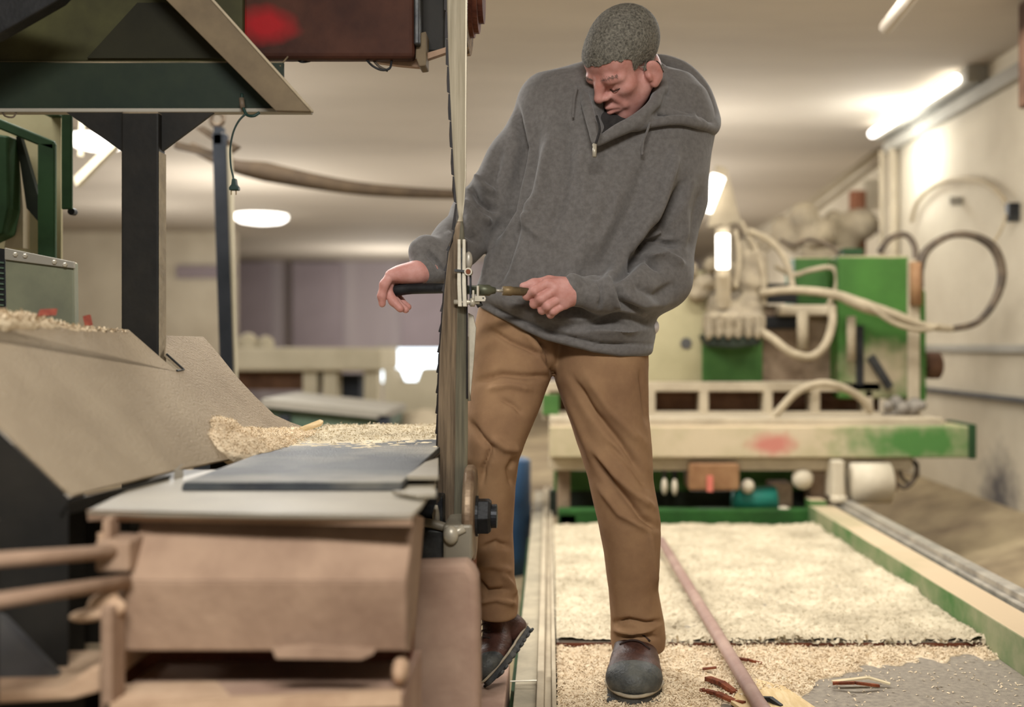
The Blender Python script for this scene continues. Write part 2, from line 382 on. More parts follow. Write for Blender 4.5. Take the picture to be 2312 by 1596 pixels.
def to_px(V): return np.stack([CX + V[:, 0] / V[:, 1] * F, CY - (V[:, 2] - CZ) / V[:, 1] * F], 1)
def folds(V, Q, lines, front=True):
    """press creases into a cloth surface; each line: (points on the cloth as seen from the front, amount in m, width)"""
    N = vnormals(V, Q); P = to_px(V); wgt = np.clip((-N[:, 1] + 0.05) * 2.5, 0, 1); off = np.zeros(len(V))
    for pts, amp, wd in lines:
        best = np.full(len(V), 1e9); tt = np.zeros(len(V)); L = len(pts) - 1
        for i in range(L):
            a = np.array(pts[i], float); b = np.array(pts[i + 1], float); ab = b - a
            t = np.clip(((P - a) @ ab) / (ab @ ab), 0, 1); d = np.linalg.norm(P - a - t[:, None] * ab, axis=1)
            m = d < best; best[m] = d[m]; tt[m] = ((i + t) / L)[m]
        end = np.clip(np.minimum(tt, 1 - tt) * 5 + 0.15, 0, 1)
        off += amp * np.exp(-(best / wd) ** 2) * end
    return V + N * (off * wgt)[:, None]
M['purple'] = mat('purple_grey_panel', '877b7e', '94888b', scale=1, rough=0.9, bump=0)
M['hosebrown'] = mat('brown_hose', '42362a', '594a38', scale=6, rough=0.8, bump=0.1)
M['hosetan'] = mat('tan_cable', 'a3947a', 'b5a58a', scale=6, rough=0.8, bump=0)
M['rustpipe'] = mat('rust_brown_pipe', '7a4a34', '8f6248', scale=4, rough=0.85, bump=0.1)
M['green_teal'] = mat('teal_green_panel', '3f5548', '62705c', scale=4, rough=0.6, bump=0)
M['green_black'] = mat('blackish_green_paint', '1c231b', '2a3226', scale=6, rough=0.7, bump=0.05)
M['green_low'] = mat('low_beam_green', '25421f', '33602b', scale=4, rough=0.7, bump=0.05, spec=0.15)
M['body_olive'] = mat('pale_olive_enamel', '9a9270', 'aea482', scale=2.5, rough=0.8, bump=0.1)
M['brown_dust'] = mat('dusty_brown_metal', '6d5a48', '94806a', scale=9, rough=0.9, bump=0.2)
M['grey_lumps'] = mat('grey_valves', '6d675f', '8a8276', scale=18, rough=0.8, bump=0.2)
M['chalk'] = mat('chalky_paint', 'b8ad97', 'c9bea8', scale=6, rough=0.85, bump=0.1)
M['red_faded'] = mat('faded_red_paint', 'b57a62', 'c8685c', scale=6, rough=0.8, bump=0.1)
M['railgrey'] = mat('dusty_rail_grey', '8d8470', 'a89c84', scale=9, rough=0.75, bump=0.2)
M['redpatch'] = mat('worn_red_paint', '4a1c16', 'a81a1c', scale=9, rough=0.5, bump=0.05, contrast=(0.38, 0.5))
M['wheel'] = mat('gritty_rust', '3a2a1c', 'a5875e', scale=60, rough=0.9, bump=0.5, contrast=(0.4, 0.62))
M['roller'] = mat('rusty_roller_steel', '5c4636', 'a08a70', scale=12, rough=0.5, metal=0.3, bump=0.15)
M['rustpale'] = mat('pale_dusty_rust', 'a98a70', 'c6a98c', scale=8, rough=0.9, bump=0.2)
M['barkred'] = mat('bright_red_bark', '7a2e1e', '9a4630', scale=30, rough=0.9, bump=0.3)

def paint_spot(m, c, r, col):
    """a worn patch of other paint at one place of a panel"""
    nt = M[m].node_tree; N, L = nt.nodes, nt.links; p = N['Principled BSDF']; src = p.inputs['Base Color'].links[0].from_socket
    tc = N.new('ShaderNodeTexCoord'); mp = N.new('ShaderNodeMapping'); mp.vector_type = 'TEXTURE'; mp.inputs['Location'].default_value = c; mp.inputs['Scale'].default_value = r
    L.new(tc.outputs['Object'], mp.inputs[0]); ln = N.new('ShaderNodeVectorMath'); ln.operation = 'LENGTH'; L.new(mp.outputs[0], ln.inputs[0])
    nz = N.new('ShaderNodeTexNoise'); nz.inputs['Scale'].default_value = 14; L.new(tc.outputs['Object'], nz.inputs['Vector'])
    ad = N.new('ShaderNodeMath'); ad.operation = 'MULTIPLY_ADD'; ad.inputs[1].default_value = 0.8; L.new(nz.outputs['Fac'], ad.inputs[0]); L.new(ln.outputs['Value'], ad.inputs[2])
    mr = N.new('ShaderNodeMapRange'); mr.inputs[1].default_value = 0.75; mr.inputs[2].default_value = 1.5; mr.inputs[3].default_value = 1; mr.inputs[4].default_value = 0; L.new(ad.outputs[0], mr.inputs[0])
    mx = N.new('ShaderNodeMix'); mx.data_type = 'RGBA'; L.new(mr.outputs[0], mx.inputs[0]); L.new(src, mx.inputs[6]); mx.inputs[7].default_value = (*lin(col), 1); L.new(mx.outputs[2], p.inputs['Base Color'])
paint_spot('redbrown', W(590, 58, 2.43), (.085, .2, .045), '8e1519')

M['beam_paint'] = mat('dusty_beam_paint', 'a39a78', 'c0b094', scale=3.5, rough=0.85, bump=0.15, contrast=(0.3, 0.6), dust=DUST, dust_amt=-0.2, spec=0.15)
paint_spot('beam_paint', W(2075, 1000, 5.15), (.42, .5, .12), '4f7a40')
paint_spot('beam_paint', W(1745, 1003, 5.15), (.13, .5, .06), 'b8786a')

M['hair_base'] = mat('cropped_hair_base', '3d3a34', '7d786d', scale=170, rough=0.8, bump=0.5, bscale=260, contrast=(0.32, 0.66))
M['blue'] = mat('blue_drum', '25405f', '345577', scale=4, rough=0.6, bump=0)

paint_spot('green_clean', W(1985, 840, 5.49), (.22, .3, .17), 'a3957a')

M['olive_dark'] = mat('dark_olive_paint', '1c1b14', '28271b', scale=3, rough=0.7, bump=0.05, spec=0.15)

M['wall_stained'] = mat('stained_wall_plaster', 'b3a792', 'cbc0aa', scale=1.2, rough=0.9, bump=0.1, bscale=12)
paint_spot('wall_stained', (-.1, 6.16 - 2.05, .22), (.4, .30, .36), '5f5a58')
# ------------------------------------------------------------------ the worker
DP = 0.05
def Wp(px, py, d): return np.array(W(px, py, d + DP))
def R_(rows): return [(y, a, b, d + DP, hd) for (y, a, b, d, hd) in rows]
HEAD_O = Wp(1412, 139, 2.625)
HEAD_R = Euler((0, 0, 0)).to_matrix()
HEAD_R = Matrix.Rotation(math.radians(19), 3, 'Y') @ Matrix.Rotation(math.radians(-47), 3, 'Z') @ Matrix.Rotation(math.radians(56), 3, 'X')
HRn = np.array(HEAD_R) * np.array([1.04, 1.0, 0.985])

def head_sdf():
    s = Sdf()
    s.ell((0, .016, .045), (.075, .098, .084), .02)
    s.ell((0, -.048, .035), (.062, .048, .052), .03)
    s.ell((0, -.045, -.030), (.058, .048, .060), .03)
    for x in (-1, 1):
        s.cone((x * .056, .002, -.045), (x * .020, -.066, -.098), .019, .018, .03)
        s.ell((x * .044, -.064, -.026), (.020, .020, .015), .025)
    s.ell((0, -.036, -.066), (.047, .050, .044), .03)
    s.ell((0, -.079, -.103), (.022, .016, .016), .02)
    e = -.009
    for x in (-1, 1):
        s.ell((x * .032, -.100, -.002 + e), (.020, .016, .011), .014, sub=True)
        s.chain([(x * .052, -.074, .015 + e), (x * .030, -.0885, .018 + e), (x * .008, -.090, .012 + e)], [.008, .010, .009], .014)
        s.ell((x * .031, -.0765, -.003 + e), (.0150, .0140, .0120), .006)                 # lowered lid over the eyeball
        s.chain([(x * .045, -.0805, -.006 + e), (x * .031, -.0895, -.0105 + e), (x * .017, -.0835, -.007 + e)], [.0022, .0028, .0022], .003)
        s.chain([(x * .046, -.080, -.010 + e), (x * .031, -.0905, -.0145 + e), (x * .017, -.084, -.011 + e)], [.0016, .0018, .0016], .003, sub=True)
        s.cone((x * .020, -.090, -.036), (x * .036, -.080, -.068), .006, .006, .012)      # cheek beside the mouth
    s.chain([(0, -.092, .012), (0, -.102, -.006), (0, -.116, -.029)], [.0085, .0095, .0125], .012)
    for x in (-1, 1):
        s.ell((x * .0125, -.104, -.033), (.0095, .012, .008), .006)
        s.ell((x * .0075, -.109, -.0415), (.0040, .006, .0035), .003, sub=True)
    s.chain([(-.024, -.089, -.069), (0, -.0995, -.064), (.024, -.089, -.069)], [.005, .0075, .005], .010)
    s.chain([(-.021, -.089, -.074), (0, -.0975, -.078), (.021, -.089, -.074)], [.004, .0078, .004], .010)
    s.chain([(-.026, -.095, -.0715), (0, -.108, -.0705), (.026, -.095, -.0715)], [.0022, .0028, .0022], .004, sub=True)
    s.cone((-.012, -.100, -.090), (.012, -.100, -.090), .005, .005, .010, sub=True)
    for x in (-1, 1):
        er = Matrix.Rotation(-x * math.radians(28), 3, 'Z')
        s.ell((x * .080, .000, -.027), (.0085, .022, .032), .008, rot=er)
        s.ell((x * .077, -.006, -.053), (.007, .010, .011), .008)
        s.ell((x * .090, -.006, -.023), (.0080, .0105, .019), .006, sub=True, rot=er)
        s.cone((x * .079, -.016, -.028), (x * .079, -.016, -.036), .006, .005, .005)
    return s

def build_body(root):
    blocks = []
    V, Q = head_sdf().mesh(.0022); V = relax(V, Q, 1, .4); head_local = (V.copy(), Q)
    V = V @ HRn.T + HEAD_O; blocks.append((V, Q))
    # neck, trunk, arms and legs under the clothes
    s = Sdf(); hp = lambda x, y, z: HRn @ np.array((x, y, z)) + HEAD_O
    s.cone(hp(0, .030, -.040), Wp(1455, 300, 2.84), .056, .066, .03)
    s.ell(Wp(1400, 390, 2.76), (.18, .09, .11), .05); s.ell(Wp(1330, 560, 2.72), (.15, .095, .18), .06); s.ell(Wp(1270, 760, 2.72), (.15, .085, .07), .06)
    A = ARM_R; s.chain([p for p, r in A], [r * .52 for p, r in A], .02)
    A = ARM_L; s.chain([p for p, r in A], [r * .5 for p, r in A], .02)
    s.chain([Wp(1160, 800, 2.70), Wp(1118, 1020, 2.64), Wp(1118, 1370, 2.72)], [.055, .050, .036], .02)
    s.chain([Wp(1355, 820, 2.72), Wp(1410, 1120, 2.70), Wp(1436, 1450, 2.76)], [.060, .052, .036], .02)
    V, Q = s.mesh(.007); blocks.append((V, Q))
    # his left hand (right in the picture): fist around the brass handle, thumb along its top
    s = Sdf(); dh = 2.475
    wr = Wp(1303, 660, 2.495)
    s.chain([Wp(1345, 663, 2.52), wr, Wp(1288, 657, dh + .006)], [.029, .027, .026], .02)
    kn = [Wp(1236, 640, dh - .012), Wp(1254, 655, dh - .014), Wp(1266, 672, dh - .010), Wp(1274, 688, dh - .004)]
    for q, r in zip(kn, (.0135, .0135, .013, .0115)): s.cone(Wp(1292, 650 + (q[2] < kn[1][2]) * 10, dh + .008), q, .021, r, .014)
    s.ell(Wp(1270, 662, dh + .008), (.030, .020, .026), .02)
    m1 = [Wp(1208, 656, dh - .022), Wp(1222, 674, dh - .024), Wp(1236, 690, dh - .020), Wp(1250, 702, dh - .012)]
    m2 = [Wp(1190, 668, dh - .004), Wp(1206, 686, dh - .006), Wp(1224, 700, dh - .004), Wp(1243, 710, dh + .002)]
    m3 = [Wp(1200, 668, dh + .016), Wp(1216, 684, dh + .014), Wp(1232, 696, dh + .014), Wp(1248, 704, dh + .016)]
    FB = []
    for i, r in enumerate((.0106, .0109, .0104, .0093)):
        f = Sdf(); f.chain([kn[i], m1[i], m2[i], m3[i]], [r * 1.12, r, r * .92, r * .86], .006); FB.append(f)
    t = Sdf(); t.chain([Wp(1275, 640, dh + .012), Wp(1240, 636, dh + .006), Wp(1205, 641, dh - .004), Wp(1181, 646, dh - .008)], [.016, .0135, .0115, .0085], .008); FB.append(t)
    V, Q = s.mesh(.0022); blocks.append((V, Q))
    for f in FB: blocks.append(f.mesh(.0018))
    # his right hand (left in the picture): back of the hand on top, grip under the palm, index hanging at its end
    s = Sdf(); dh = 2.50
    s.chain([Wp(985, 604, 2.525), Wp(965, 612, 2.515), Wp(945, 615, dh)], [.018, .024, .026], .02)
    kn = [Wp(882, 622, dh - .016), Wp(886, 624, dh + .004), Wp(890, 627, dh + .024), Wp(898, 632, dh + .042)]
    for i, q in enumerate(kn): s.cone(Wp(945, 614, dh - .006 + i * .008), q, .021, (.0135, .0135, .013, .0115)[i], .014)
    s.ell(Wp(915, 618, dh + .008), (.030, .030, .018), .02)
    V, Q = s.mesh(.0022); blocks.append((V, Q))
    fin = [([kn[0], Wp(868, 642, dh - .024), Wp(862, 668, dh - .022), Wp(863, 686, dh - .018)], (.0118, .0108, .0098, .0082)),
           ([kn[1], Wp(874, 655, dh - .004), Wp(888, 680, dh - .012), Wp(904, 697, dh - .018)], (.0120, .0112, .0105, .0088)),
           ([kn[2], Wp(880, 660, dh + .018), Wp(896, 684, dh + .006), Wp(916, 699, dh - .004)], (.0116, .0108, .0100, .0084)),
           ([kn[3], Wp(892, 660, dh + .040), Wp(905, 680, dh + .028), Wp(922, 693, dh + .012)], (.0102, .0096, .0090, .0076)),
           ([Wp(945, 628, dh + .034), Wp(925, 642, dh + .040), Wp(905, 650, dh + .036), Wp(888, 656, dh + .030)], (.0160, .0130, .0110, .0088))]
    for p, r in fin:
        f = Sdf(); f.chain(p, list(r), .006); blocks.append(f.mesh(.0018))
    Vs, Qs, o = [], [], 0
    for V, Q in blocks: Vs.append(V); Qs.append(Q + o); o += len(V)
    me = mesh_np('body', np.concatenate(Vs), np.concatenate(Qs))
    ob = link('body', me, 'skin', root)
    rm = ob.modifiers.new('one_surface', 'REMESH'); rm.mode = 'VOXEL'; rm.voxel_size = .0019; rm.use_smooth_shade = True
    sm = ob.modifiers.new('smooth', 'SMOOTH'); sm.factor = .5; sm.iterations = 1
    return head_local

ARM_R = [(Wp(1238, 240, 2.74), .070), (Wp(1160, 370, 2.75), .066), (Wp(1082, 488, 2.72), .064), (Wp(1030, 550, 2.62), .054), (Wp(976, 598, 2.525), .043)]
ARM_L = [(Wp(1530, 300, 2.74), .076), (Wp(1530, 450, 2.74), .066), (Wp(1492, 628, 2.68), .072), (Wp(1410, 660, 2.57), .062), (Wp(1345, 662, 2.50), .042)]

def build_hoodie(root):
    s = Sdf()
    trunk = [(150, 1320, 1480, 2.76, .07), (172, 1235, 1560, 2.75, .09), (205, 1200, 1588, 2.74, .115), (290, 1178, 1598, 2.73, .135), (400, 1165, 1588, 2.71, .14),
             (480, 1138, 1560, 2.70, .14), (560, 1108, 1525, 2.69, .14), (640, 1088, 1495, 2.69, .145), (690, 1076, 1482, 2.69, .15), (760, 1074, 1478, 2.69, .152), (850, 1074, 1464, 2.69, .14)]
    s.zstack(R_(trunk), .03, 2.25)
    # hem: the waistband ends along a sagging line
    hx = np.array([1050, 1075, 1120, 1230, 1340, 1400, 1470, 1500]); hy = np.array([676, 690, 716, 768, 797, 804, 802, 800])
    def hem(P):
        px = CX + P[..., 0] / P[..., 1] * F; zc = CZ - (np.interp(px, hx, hy) - CY) / F * P[..., 1]
        return np.where((px < 1500) & (px > 1040) & (P[..., 2] < CZ + .12), zc - P[..., 2], -1.0)
    s.cut(hem)
    s.chain([p for p, r in ARM_R], [r for p, r in ARM_R], .035)
    s.chain([p for p, r in ARM_L], [r for p, r in ARM_L], .035)
    # gathered sleeve ends and rib cuffs
    s.cone(Wp(985, 590, 2.54), Wp(962, 575, 2.53), .046, .036, .02)
    s.cone(Wp(962, 560, 2.53), Wp(950, 566, 2.525), .030, .026, .02)
    s.cone(Wp(990, 603, 2.53), Wp(957, 612, 2.515), .041, .0365, .012)
    s.cone(Wp(1366, 664, 2.52), Wp(1352, 664, 2.51), .049, .044, .015)
    s.cone(Wp(1340, 662, 2.505), Wp(1300, 660, 2.49), .036, .0345, .010)
    # shoulders roll into the neck
    s.cone(Wp(1310, 205, 2.74), Wp(1250, 235, 2.74), .055, .07, .05); s.cone(Wp(1480, 225, 2.76), Wp(1540, 270, 2.75), .06, .07, .05)
    # the open neck
    s.ell(Wp(1424, 192, 2.68), (.084, .140, .125), .02, sub=True)
    s.cone(Wp(1385, 260, 2.60), Wp(1350, 322, 2.545), .040, .008, .015, sub=True)
    V, Q = s.mesh(.0048); V = relax(V, Q, 2, .5)
    c = []
    def fold(p, a, wd): c.append((p, a * 2.1, wd * .9))
    # drapes running over the chest and belly
    fold([(1215, 290), (1190, 420), (1150, 560), (1120, 650)], -.010, 13); fold([(1245, 300), (1215, 440), (1180, 520)], .008, 13)
    fold([(1200, 445), (1178, 480), (1190, 510), (1230, 545)], .007, 10); fold([(1270, 250), (1285, 330), (1270, 440), (1240, 540)], -.006, 18)
    fold([(1360, 380), (1340, 500), (1300, 600), (1280, 660)], .006, 22); fold([(1470, 330), (1430, 460), (1370, 580), (1330, 640)], -.008, 18)
    fold([(1520, 350), (1480, 470), (1420, 570)], .009, 16); fold([(1550, 400), (1500, 500), (1450, 570), (1380, 640)], -.018, 12)
    fold([(1400, 420), (1380, 500), (1340, 570)], .005, 14); fold([(1300, 330), (1320, 420), (1310, 500)], .004, 16)
    fold([(1160, 230), (1180, 330), (1150, 470), (1112, 540)], -.014, 9); fold([(1130, 330), (1110, 430)], -.006, 12)
    # right sleeve: creases inside the elbow
    fold([(1060, 420), (1085, 450), (1125, 478)], -.014, 8); fold([(1075, 395), (1095, 425), (1120, 440)], .010, 9); fold([(1045, 450), (1075, 490), (1110, 505)], .009, 10)
    fold([(1035, 470), (1050, 520), (1085, 545)], -.008, 9); fold([(1010, 520), (1030, 560), (1050, 580)], .006, 9); fold([(960, 565), (985, 590), (1000, 620)], -.008, 7)
    # left sleeve: creases inside the elbow and along the forearm
    fold([(1450, 560), (1490, 548), (1535, 552)], -.015, 8); fold([(1455, 580), (1500, 575), (1545, 600)], .010, 9); fold([(1420, 580), (1460, 580), (1490, 608)], -.012, 7)
    fold([(1500, 480), (1510, 530), (1470, 560)], -.010, 10); fold([(1390, 640), (1410, 690), (1470, 712)], -.010, 9); fold([(1370, 620), (1385, 665), (1400, 700)], .008, 9)
    fold([(1430, 640), (1480, 670), (1530, 640)], -.006, 13); fold([(1400, 660), (1450, 690), (1520, 680)], .005, 12); fold([(1352, 628), (1360, 664), (1352, 702)], -.006, 5)
    fold([(1560, 380), (1540, 470), (1550, 560)], .006, 16); fold([(1590, 420), (1570, 500), (1555, 570)], -.005, 12); fold([(1530, 330), (1500, 440), (1480, 530)], .007, 14)
    # blouse over the waistband
    fold([(1080, 678), (1150, 712), (1250, 752), (1350, 778), (1470, 778)], -.006, 6); fold([(1090, 650), (1170, 690), (1270, 728), (1380, 745), (1470, 735)], .012, 20)
    fold([(1240, 735), (1320, 735), (1400, 722), (1470, 730)], -.012, 12); fold([(1190, 610), (1225, 700), (1260, 750)], -.004, 14)
    fold([(1110, 560), (1095, 640), (1085, 690)], .006, 12)
    V = folds(V, Q, c)
    V += vnormals(V, Q) * (fbm(V * 9, 5, 3) * .0022)[:, None]
    ho = link('sweatshirt', mesh_np('sweatshirt', V, Q), 'hoodie', root)
    # hood lying on the shoulders
    h = Sdf()
    right = [Wp(1348, 322, 2.548), Wp(1392, 296, 2.555), Wp(1440, 272, 2.57), Wp(1478, 238, 2.60), Wp(1496, 195, 2.65), Wp(1492, 160, 2.72), Wp(1450, 140, 2.80)]
    sp = lambda pts, rs: (np.array([list(v) for v in spline([Vector(p) for p in pts], 4)]), list(np.interp(np.linspace(0, len(rs) - 1, (len(pts) - 1) * 4 + 1), range(len(rs)), rs)))
    h.chain(*sp(right, [.007, .012, .015, .015, .014, .015, .016]), .012, flat=((.5, -.6, .6), 1.0))
    left = [Wp(1345, 322, 2.548), Wp(1338, 285, 2.565), Wp(1326, 240, 2.60), Wp(1317, 195, 2.66), Wp(1322, 160, 2.74), Wp(1380, 140, 2.81)]
    h.chain(*sp(left, [.006, .010, .011, .011, .012, .016]), .012)
    # the slack body of the hood on his left shoulder, open to the right
    rim = [Wp(1430, 290, 2.575), Wp(1480, 277, 2.585), Wp(1530, 271, 2.60), Wp(1572, 278, 2.63), Wp(1602, 289, 2.68)]
    h.chain(*sp(rim, [.006, .008, .009, .010, .008]), .012)
    for f in np.linspace(0, 1, 7):
        a = Wp(1490 - 12 * f, 175 + 75 * f, 2.70 - .09 * f); b = Wp(1528 + 48 * f, 185 + 90 * f, 2.74 - .09 * f)
        h.cone(a, b, .014, .010, .018)
    back = [Wp(1470, 150, 2.84), Wp(1530, 172, 2.84), Wp(1575, 215, 2.82), Wp(1602, 272, 2.76), Wp(1600, 290, 2.70)]
    h.chain(*sp(back, [.025, .030, .026, .018, .010]), .03)
    V, Q = h.mesh(.0036); V = relax(V, Q, 2, .5)
    V = folds(V, Q, [([(1505, 160), (1530, 190), (1560, 240), (1572, 268)], .006, 4), ([(1520, 165), (1552, 205), (1585, 262)], -.014, 8), ([(1440, 268), (1480, 235), (1496, 190)], .004, 8),
                     ([(1470, 270), (1500, 240), (1508, 200)], -.006, 8)])
    link('hood', mesh_np('hood', V, Q), 'hoodie', ho)
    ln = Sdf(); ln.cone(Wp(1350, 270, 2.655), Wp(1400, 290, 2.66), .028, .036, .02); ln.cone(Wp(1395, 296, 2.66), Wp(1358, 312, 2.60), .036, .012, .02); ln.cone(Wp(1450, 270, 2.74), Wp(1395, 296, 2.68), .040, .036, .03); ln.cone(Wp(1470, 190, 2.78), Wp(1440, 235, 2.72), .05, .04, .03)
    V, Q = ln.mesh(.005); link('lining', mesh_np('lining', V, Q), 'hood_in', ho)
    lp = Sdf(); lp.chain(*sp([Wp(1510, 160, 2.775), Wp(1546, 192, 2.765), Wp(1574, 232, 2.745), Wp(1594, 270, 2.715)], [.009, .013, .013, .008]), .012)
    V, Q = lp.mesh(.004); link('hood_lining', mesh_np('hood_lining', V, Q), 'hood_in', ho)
    b = MB(); b.ptube([(1347, 262, 2.585), (1354, 290, 2.568), (1349, 312, 2.555), (1343, 330, 2.55)], .0030, 8, 5); b.build('zip', 'hood_in', ho, True)
    b = MB(); b.ptube([(1343, 326, 2.545), (1342, 354, 2.54)], .0048, 10); b.build('zip_pull', 'chrome', ho, True); MB().ball(W(1342, 328, 2.592), .0055, 2).build('zip_slider', 'chrome', ho, True)
    for p in ([(1468, 277, 2.570), (1460, 300, 2.565), (1452, 322, 2.563), (1450, 350, 2.563)], [(1303, 196, 2.615), (1297, 222, 2.60), (1295, 245, 2.597), (1294, 266, 2.595)]):
        b = MB(); b.tube(spline([Vector(Wp(*q)) for q in p], 6), .0028, 8); b.build('drawcord', 'hoodie', ho, True)
    return ho

def build_trousers(root):
    s = Sdf()
    r1 = [(690, 1082, 1290, 2.70, .11), (760, 1066, 1280, 2.69, .115), (850, 1060, 1246, 2.66, .11), (930, 1055, 1216, 2.62, .10), (995, 1054, 1188, 2.60, .09), (1035, 1054, 1173, 2.60, .085),
          (1100, 1057, 1164, 2.62, .08), (1200, 1060, 1158, 2.66, .078), (1300, 1062, 1160, 2.68, .083), (1350, 1068, 1170, 2.69, .088), (1388, 1075, 1168, 2.69, .08)]
    r2 = [(690, 1255, 1478, 2.70, .12), (800, 1246, 1463, 2.70, .125), (860, 1252, 1464, 2.69, .12), (950, 1286, 1466, 2.68, .105), (1080, 1328, 1476, 2.67, .09), (1185, 1350, 1492, 2.67, .085),
          (1250, 1364, 1489, 2.68, .08), (1330, 1374, 1486, 2.70, .075), (1400, 1379, 1499, 2.72, .08), (1440, 1378, 1503, 2.73, .082), (1464, 1381, 1500, 2.73, .078)]
    s.zstack(R_(r1), .012, 2.2); s.zstack(R_(r2), .012, 2.2)
    V, Q = s.mesh(.0048); V = relax(V, Q, 2, .5)
    c = []
    fold = lambda p, a, wd: c.append((p, a * 1.9, wd * .9))
    fold([(1215, 765), (1240, 800), (1250, 855)], -.010, 6); fold([(1180, 745), (1215, 790), (1240, 850)], .006, 9); fold([(1100, 740), (1150, 770), (1220, 800), (1245, 845)], -.006, 7)
    fold([(1080, 860), (1130, 845), (1190, 850), (1240, 850)], -.007, 8); fold([(1100, 880), (1150, 870), (1205, 880)], .005, 8); fold([(1130, 900), (1160, 915), (1180, 935)], -.004, 6)
    fold([(1060, 950), (1085, 985), (1110, 1010), (1090, 1060), (1085, 1100)], -.009, 8); fold([(1110, 990), (1140, 1010), (1175, 1015)], .006, 10); fold([(1165, 1030), (1150, 1060), (1160, 1100)], -.006, 8)
    fold([(1085, 1240), (1120, 1225), (1150, 1235)], -.006, 7); fold([(1070, 1300), (1100, 1335), (1150, 1330)], -.009, 7); fold([(1130, 1290), (1150, 1320), (1165, 1345)], .006, 7)
    fold([(1080, 1360), (1120, 1350), (1165, 1365)], .006, 7); fold([(1065, 1280), (1110, 1275), (1155, 1290)], .005, 9)
    # drag lines down the standing leg
    fold([(1290, 850), (1340, 930), (1400, 1000), (1470, 1090)], -.009, 10); fold([(1320, 840), (1380, 930), (1460, 1010)], .006, 13)
    fold([(1340, 1030), (1390, 1100), (1450, 1170), (1492, 1195)], -.010, 9); fold([(1330, 1000), (1385, 1070), (1440, 1120), (1480, 1150)], .007, 10)
    fold([(1350, 1090), (1400, 1160), (1470, 1200)], .006, 9); fold([(1370, 1000), (1420, 1050), (1472, 1110)], -.006, 9); fold([(1465, 1190), (1475, 1260), (1482, 1330)], .005, 6)
    fold([(1445, 830), (1455, 900), (1462, 960)], -.004, 7); fold([(1270, 880), (1310, 970), (1345, 1060)], .004, 10)
    fold([(1385, 1405), (1420, 1400), (1460, 1408), (1495, 1402)], -.008, 5); fold([(1385, 1422), (1430, 1428), (1480, 1418)], .007, 6); fold([(1400, 1440), (1440, 1435), (1490, 1440)], -.005, 5)
    V = folds(V, Q, c); V += vnormals(V, Q) * (fbm(V * 10, 9, 3) * .0018)[:, None]
    tr = link('trousers', mesh_np('trousers', V, Q), 'trouser', root)
    return tr

def build_boot(root, toe, heel, up, shaft=.20, wide=1.0):
    """toe and heel: points on the ground plane of the sole; up: direction of the shaft"""
    toe, heel = np.array(toe, float), np.array(heel, float); ydir = toe - heel; Lb = np.linalg.norm(ydir); ydir /= Lb
    up = np.array(up, float); up = up - ydir * (up @ ydir); up /= np.linalg.norm(up); x = np.cross(ydir, up)
    Rm = np.stack([x, ydir, up], 1); k = Lb / .30
    T = lambda V: (V * (k * wide, k, k)) @ Rm.T + heel
    s = Sdf()
    s.ell((0, .235, .052), (.052, .066, .042), .02); s.ell((0, .18, .055), (.048, .08, .045), .03)
    s.cone((0, .155, .080), (0, .06, .125), .040, .047, .03); s.cone((0, .055, .05), (0, .055, shaft), .040, .046, .03); s.ell((0, .045, .05), (.038, .045, .045), .03)
    s.cut(lambda P: .022 - P[..., 2])
    V, Q = s.mesh(.0035); V = relax(V, Q, 2, .5)
    bt = link('boot', mesh_np('boot', T(V), Q), 'boot', root)
    s = Sdf(); s.ell((0, .238, .050), (.0555, .070, .046), .02); s.cut(lambda P: np.maximum(.022 - P[..., 2], (.200 + .45 * (P[..., 2] - .03)) - P[..., 1]))
    V, Q = s.mesh(.003); V = relax(V, Q, 2, .5); link('toe_cap', mesh_np('toe_cap', T(V), Q), 'boot_toe', bt)
    # sole with lugs
    b = MB(); out = []
    for i in range(40):
        a = 2 * PI * i / 40; cx, sy = math.cos(a), math.sin(a); wd = .057 if sy > .0 else .046
        out.append((cx * wd * (1 - .12 * (abs(sy + .15) < .35)), .150 + sy * .155))
    b.prism([Vector(T(np.array([[p[0], p[1], .004]]))[0]) for p in out], Vector(up * .022 * k))
    for j in range(9):
        for sx in (-1, 1):
            yy = .03 + j * .03; xx = .034 if yy > .1 else .026
            P0 = T(np.array([[sx * xx - .016, yy - .009, 0.0]]))[0]
            qs = [T(np.array([[sx * xx + dx * .018, yy + dy * .009, 0.0]]))[0] for dx, dy in ((-1, -1), (1, -1), (1, 1), (-1, 1))]
            b.prism([Vector(q) for q in qs], Vector(up * .010 * k))
    b.build('sole', 'sole', bt, bevel=.003)
    b = MB(); b.tube([Vector(T(np.array([[p[0] * 1.03, p[1] + (p[1] - .15) * .03, .028]]))[0]) for p in out] + [Vector(T(np.array([[out[0][0] * 1.03, out[0][1], .028]]))[0])], .0042 * k, 8, cap=False)
    b.build('welt', 'welt', bt, True)
    for i in range(5):
        y0 = .185 - i * .020; z0 = .112 + i * .014
        b = MB(); b.tube(spline([Vector(q) for q in T(np.array([(-.030, y0, z0 - .010), (-.010, y0 - .004, z0 + .007), (.012, y0 - .010, z0 + .007), (.030, y0 - .014, z0 - .004)]))], 4), .0026, 6)
        b.build('lace', 'lace', bt, True)
    return bt

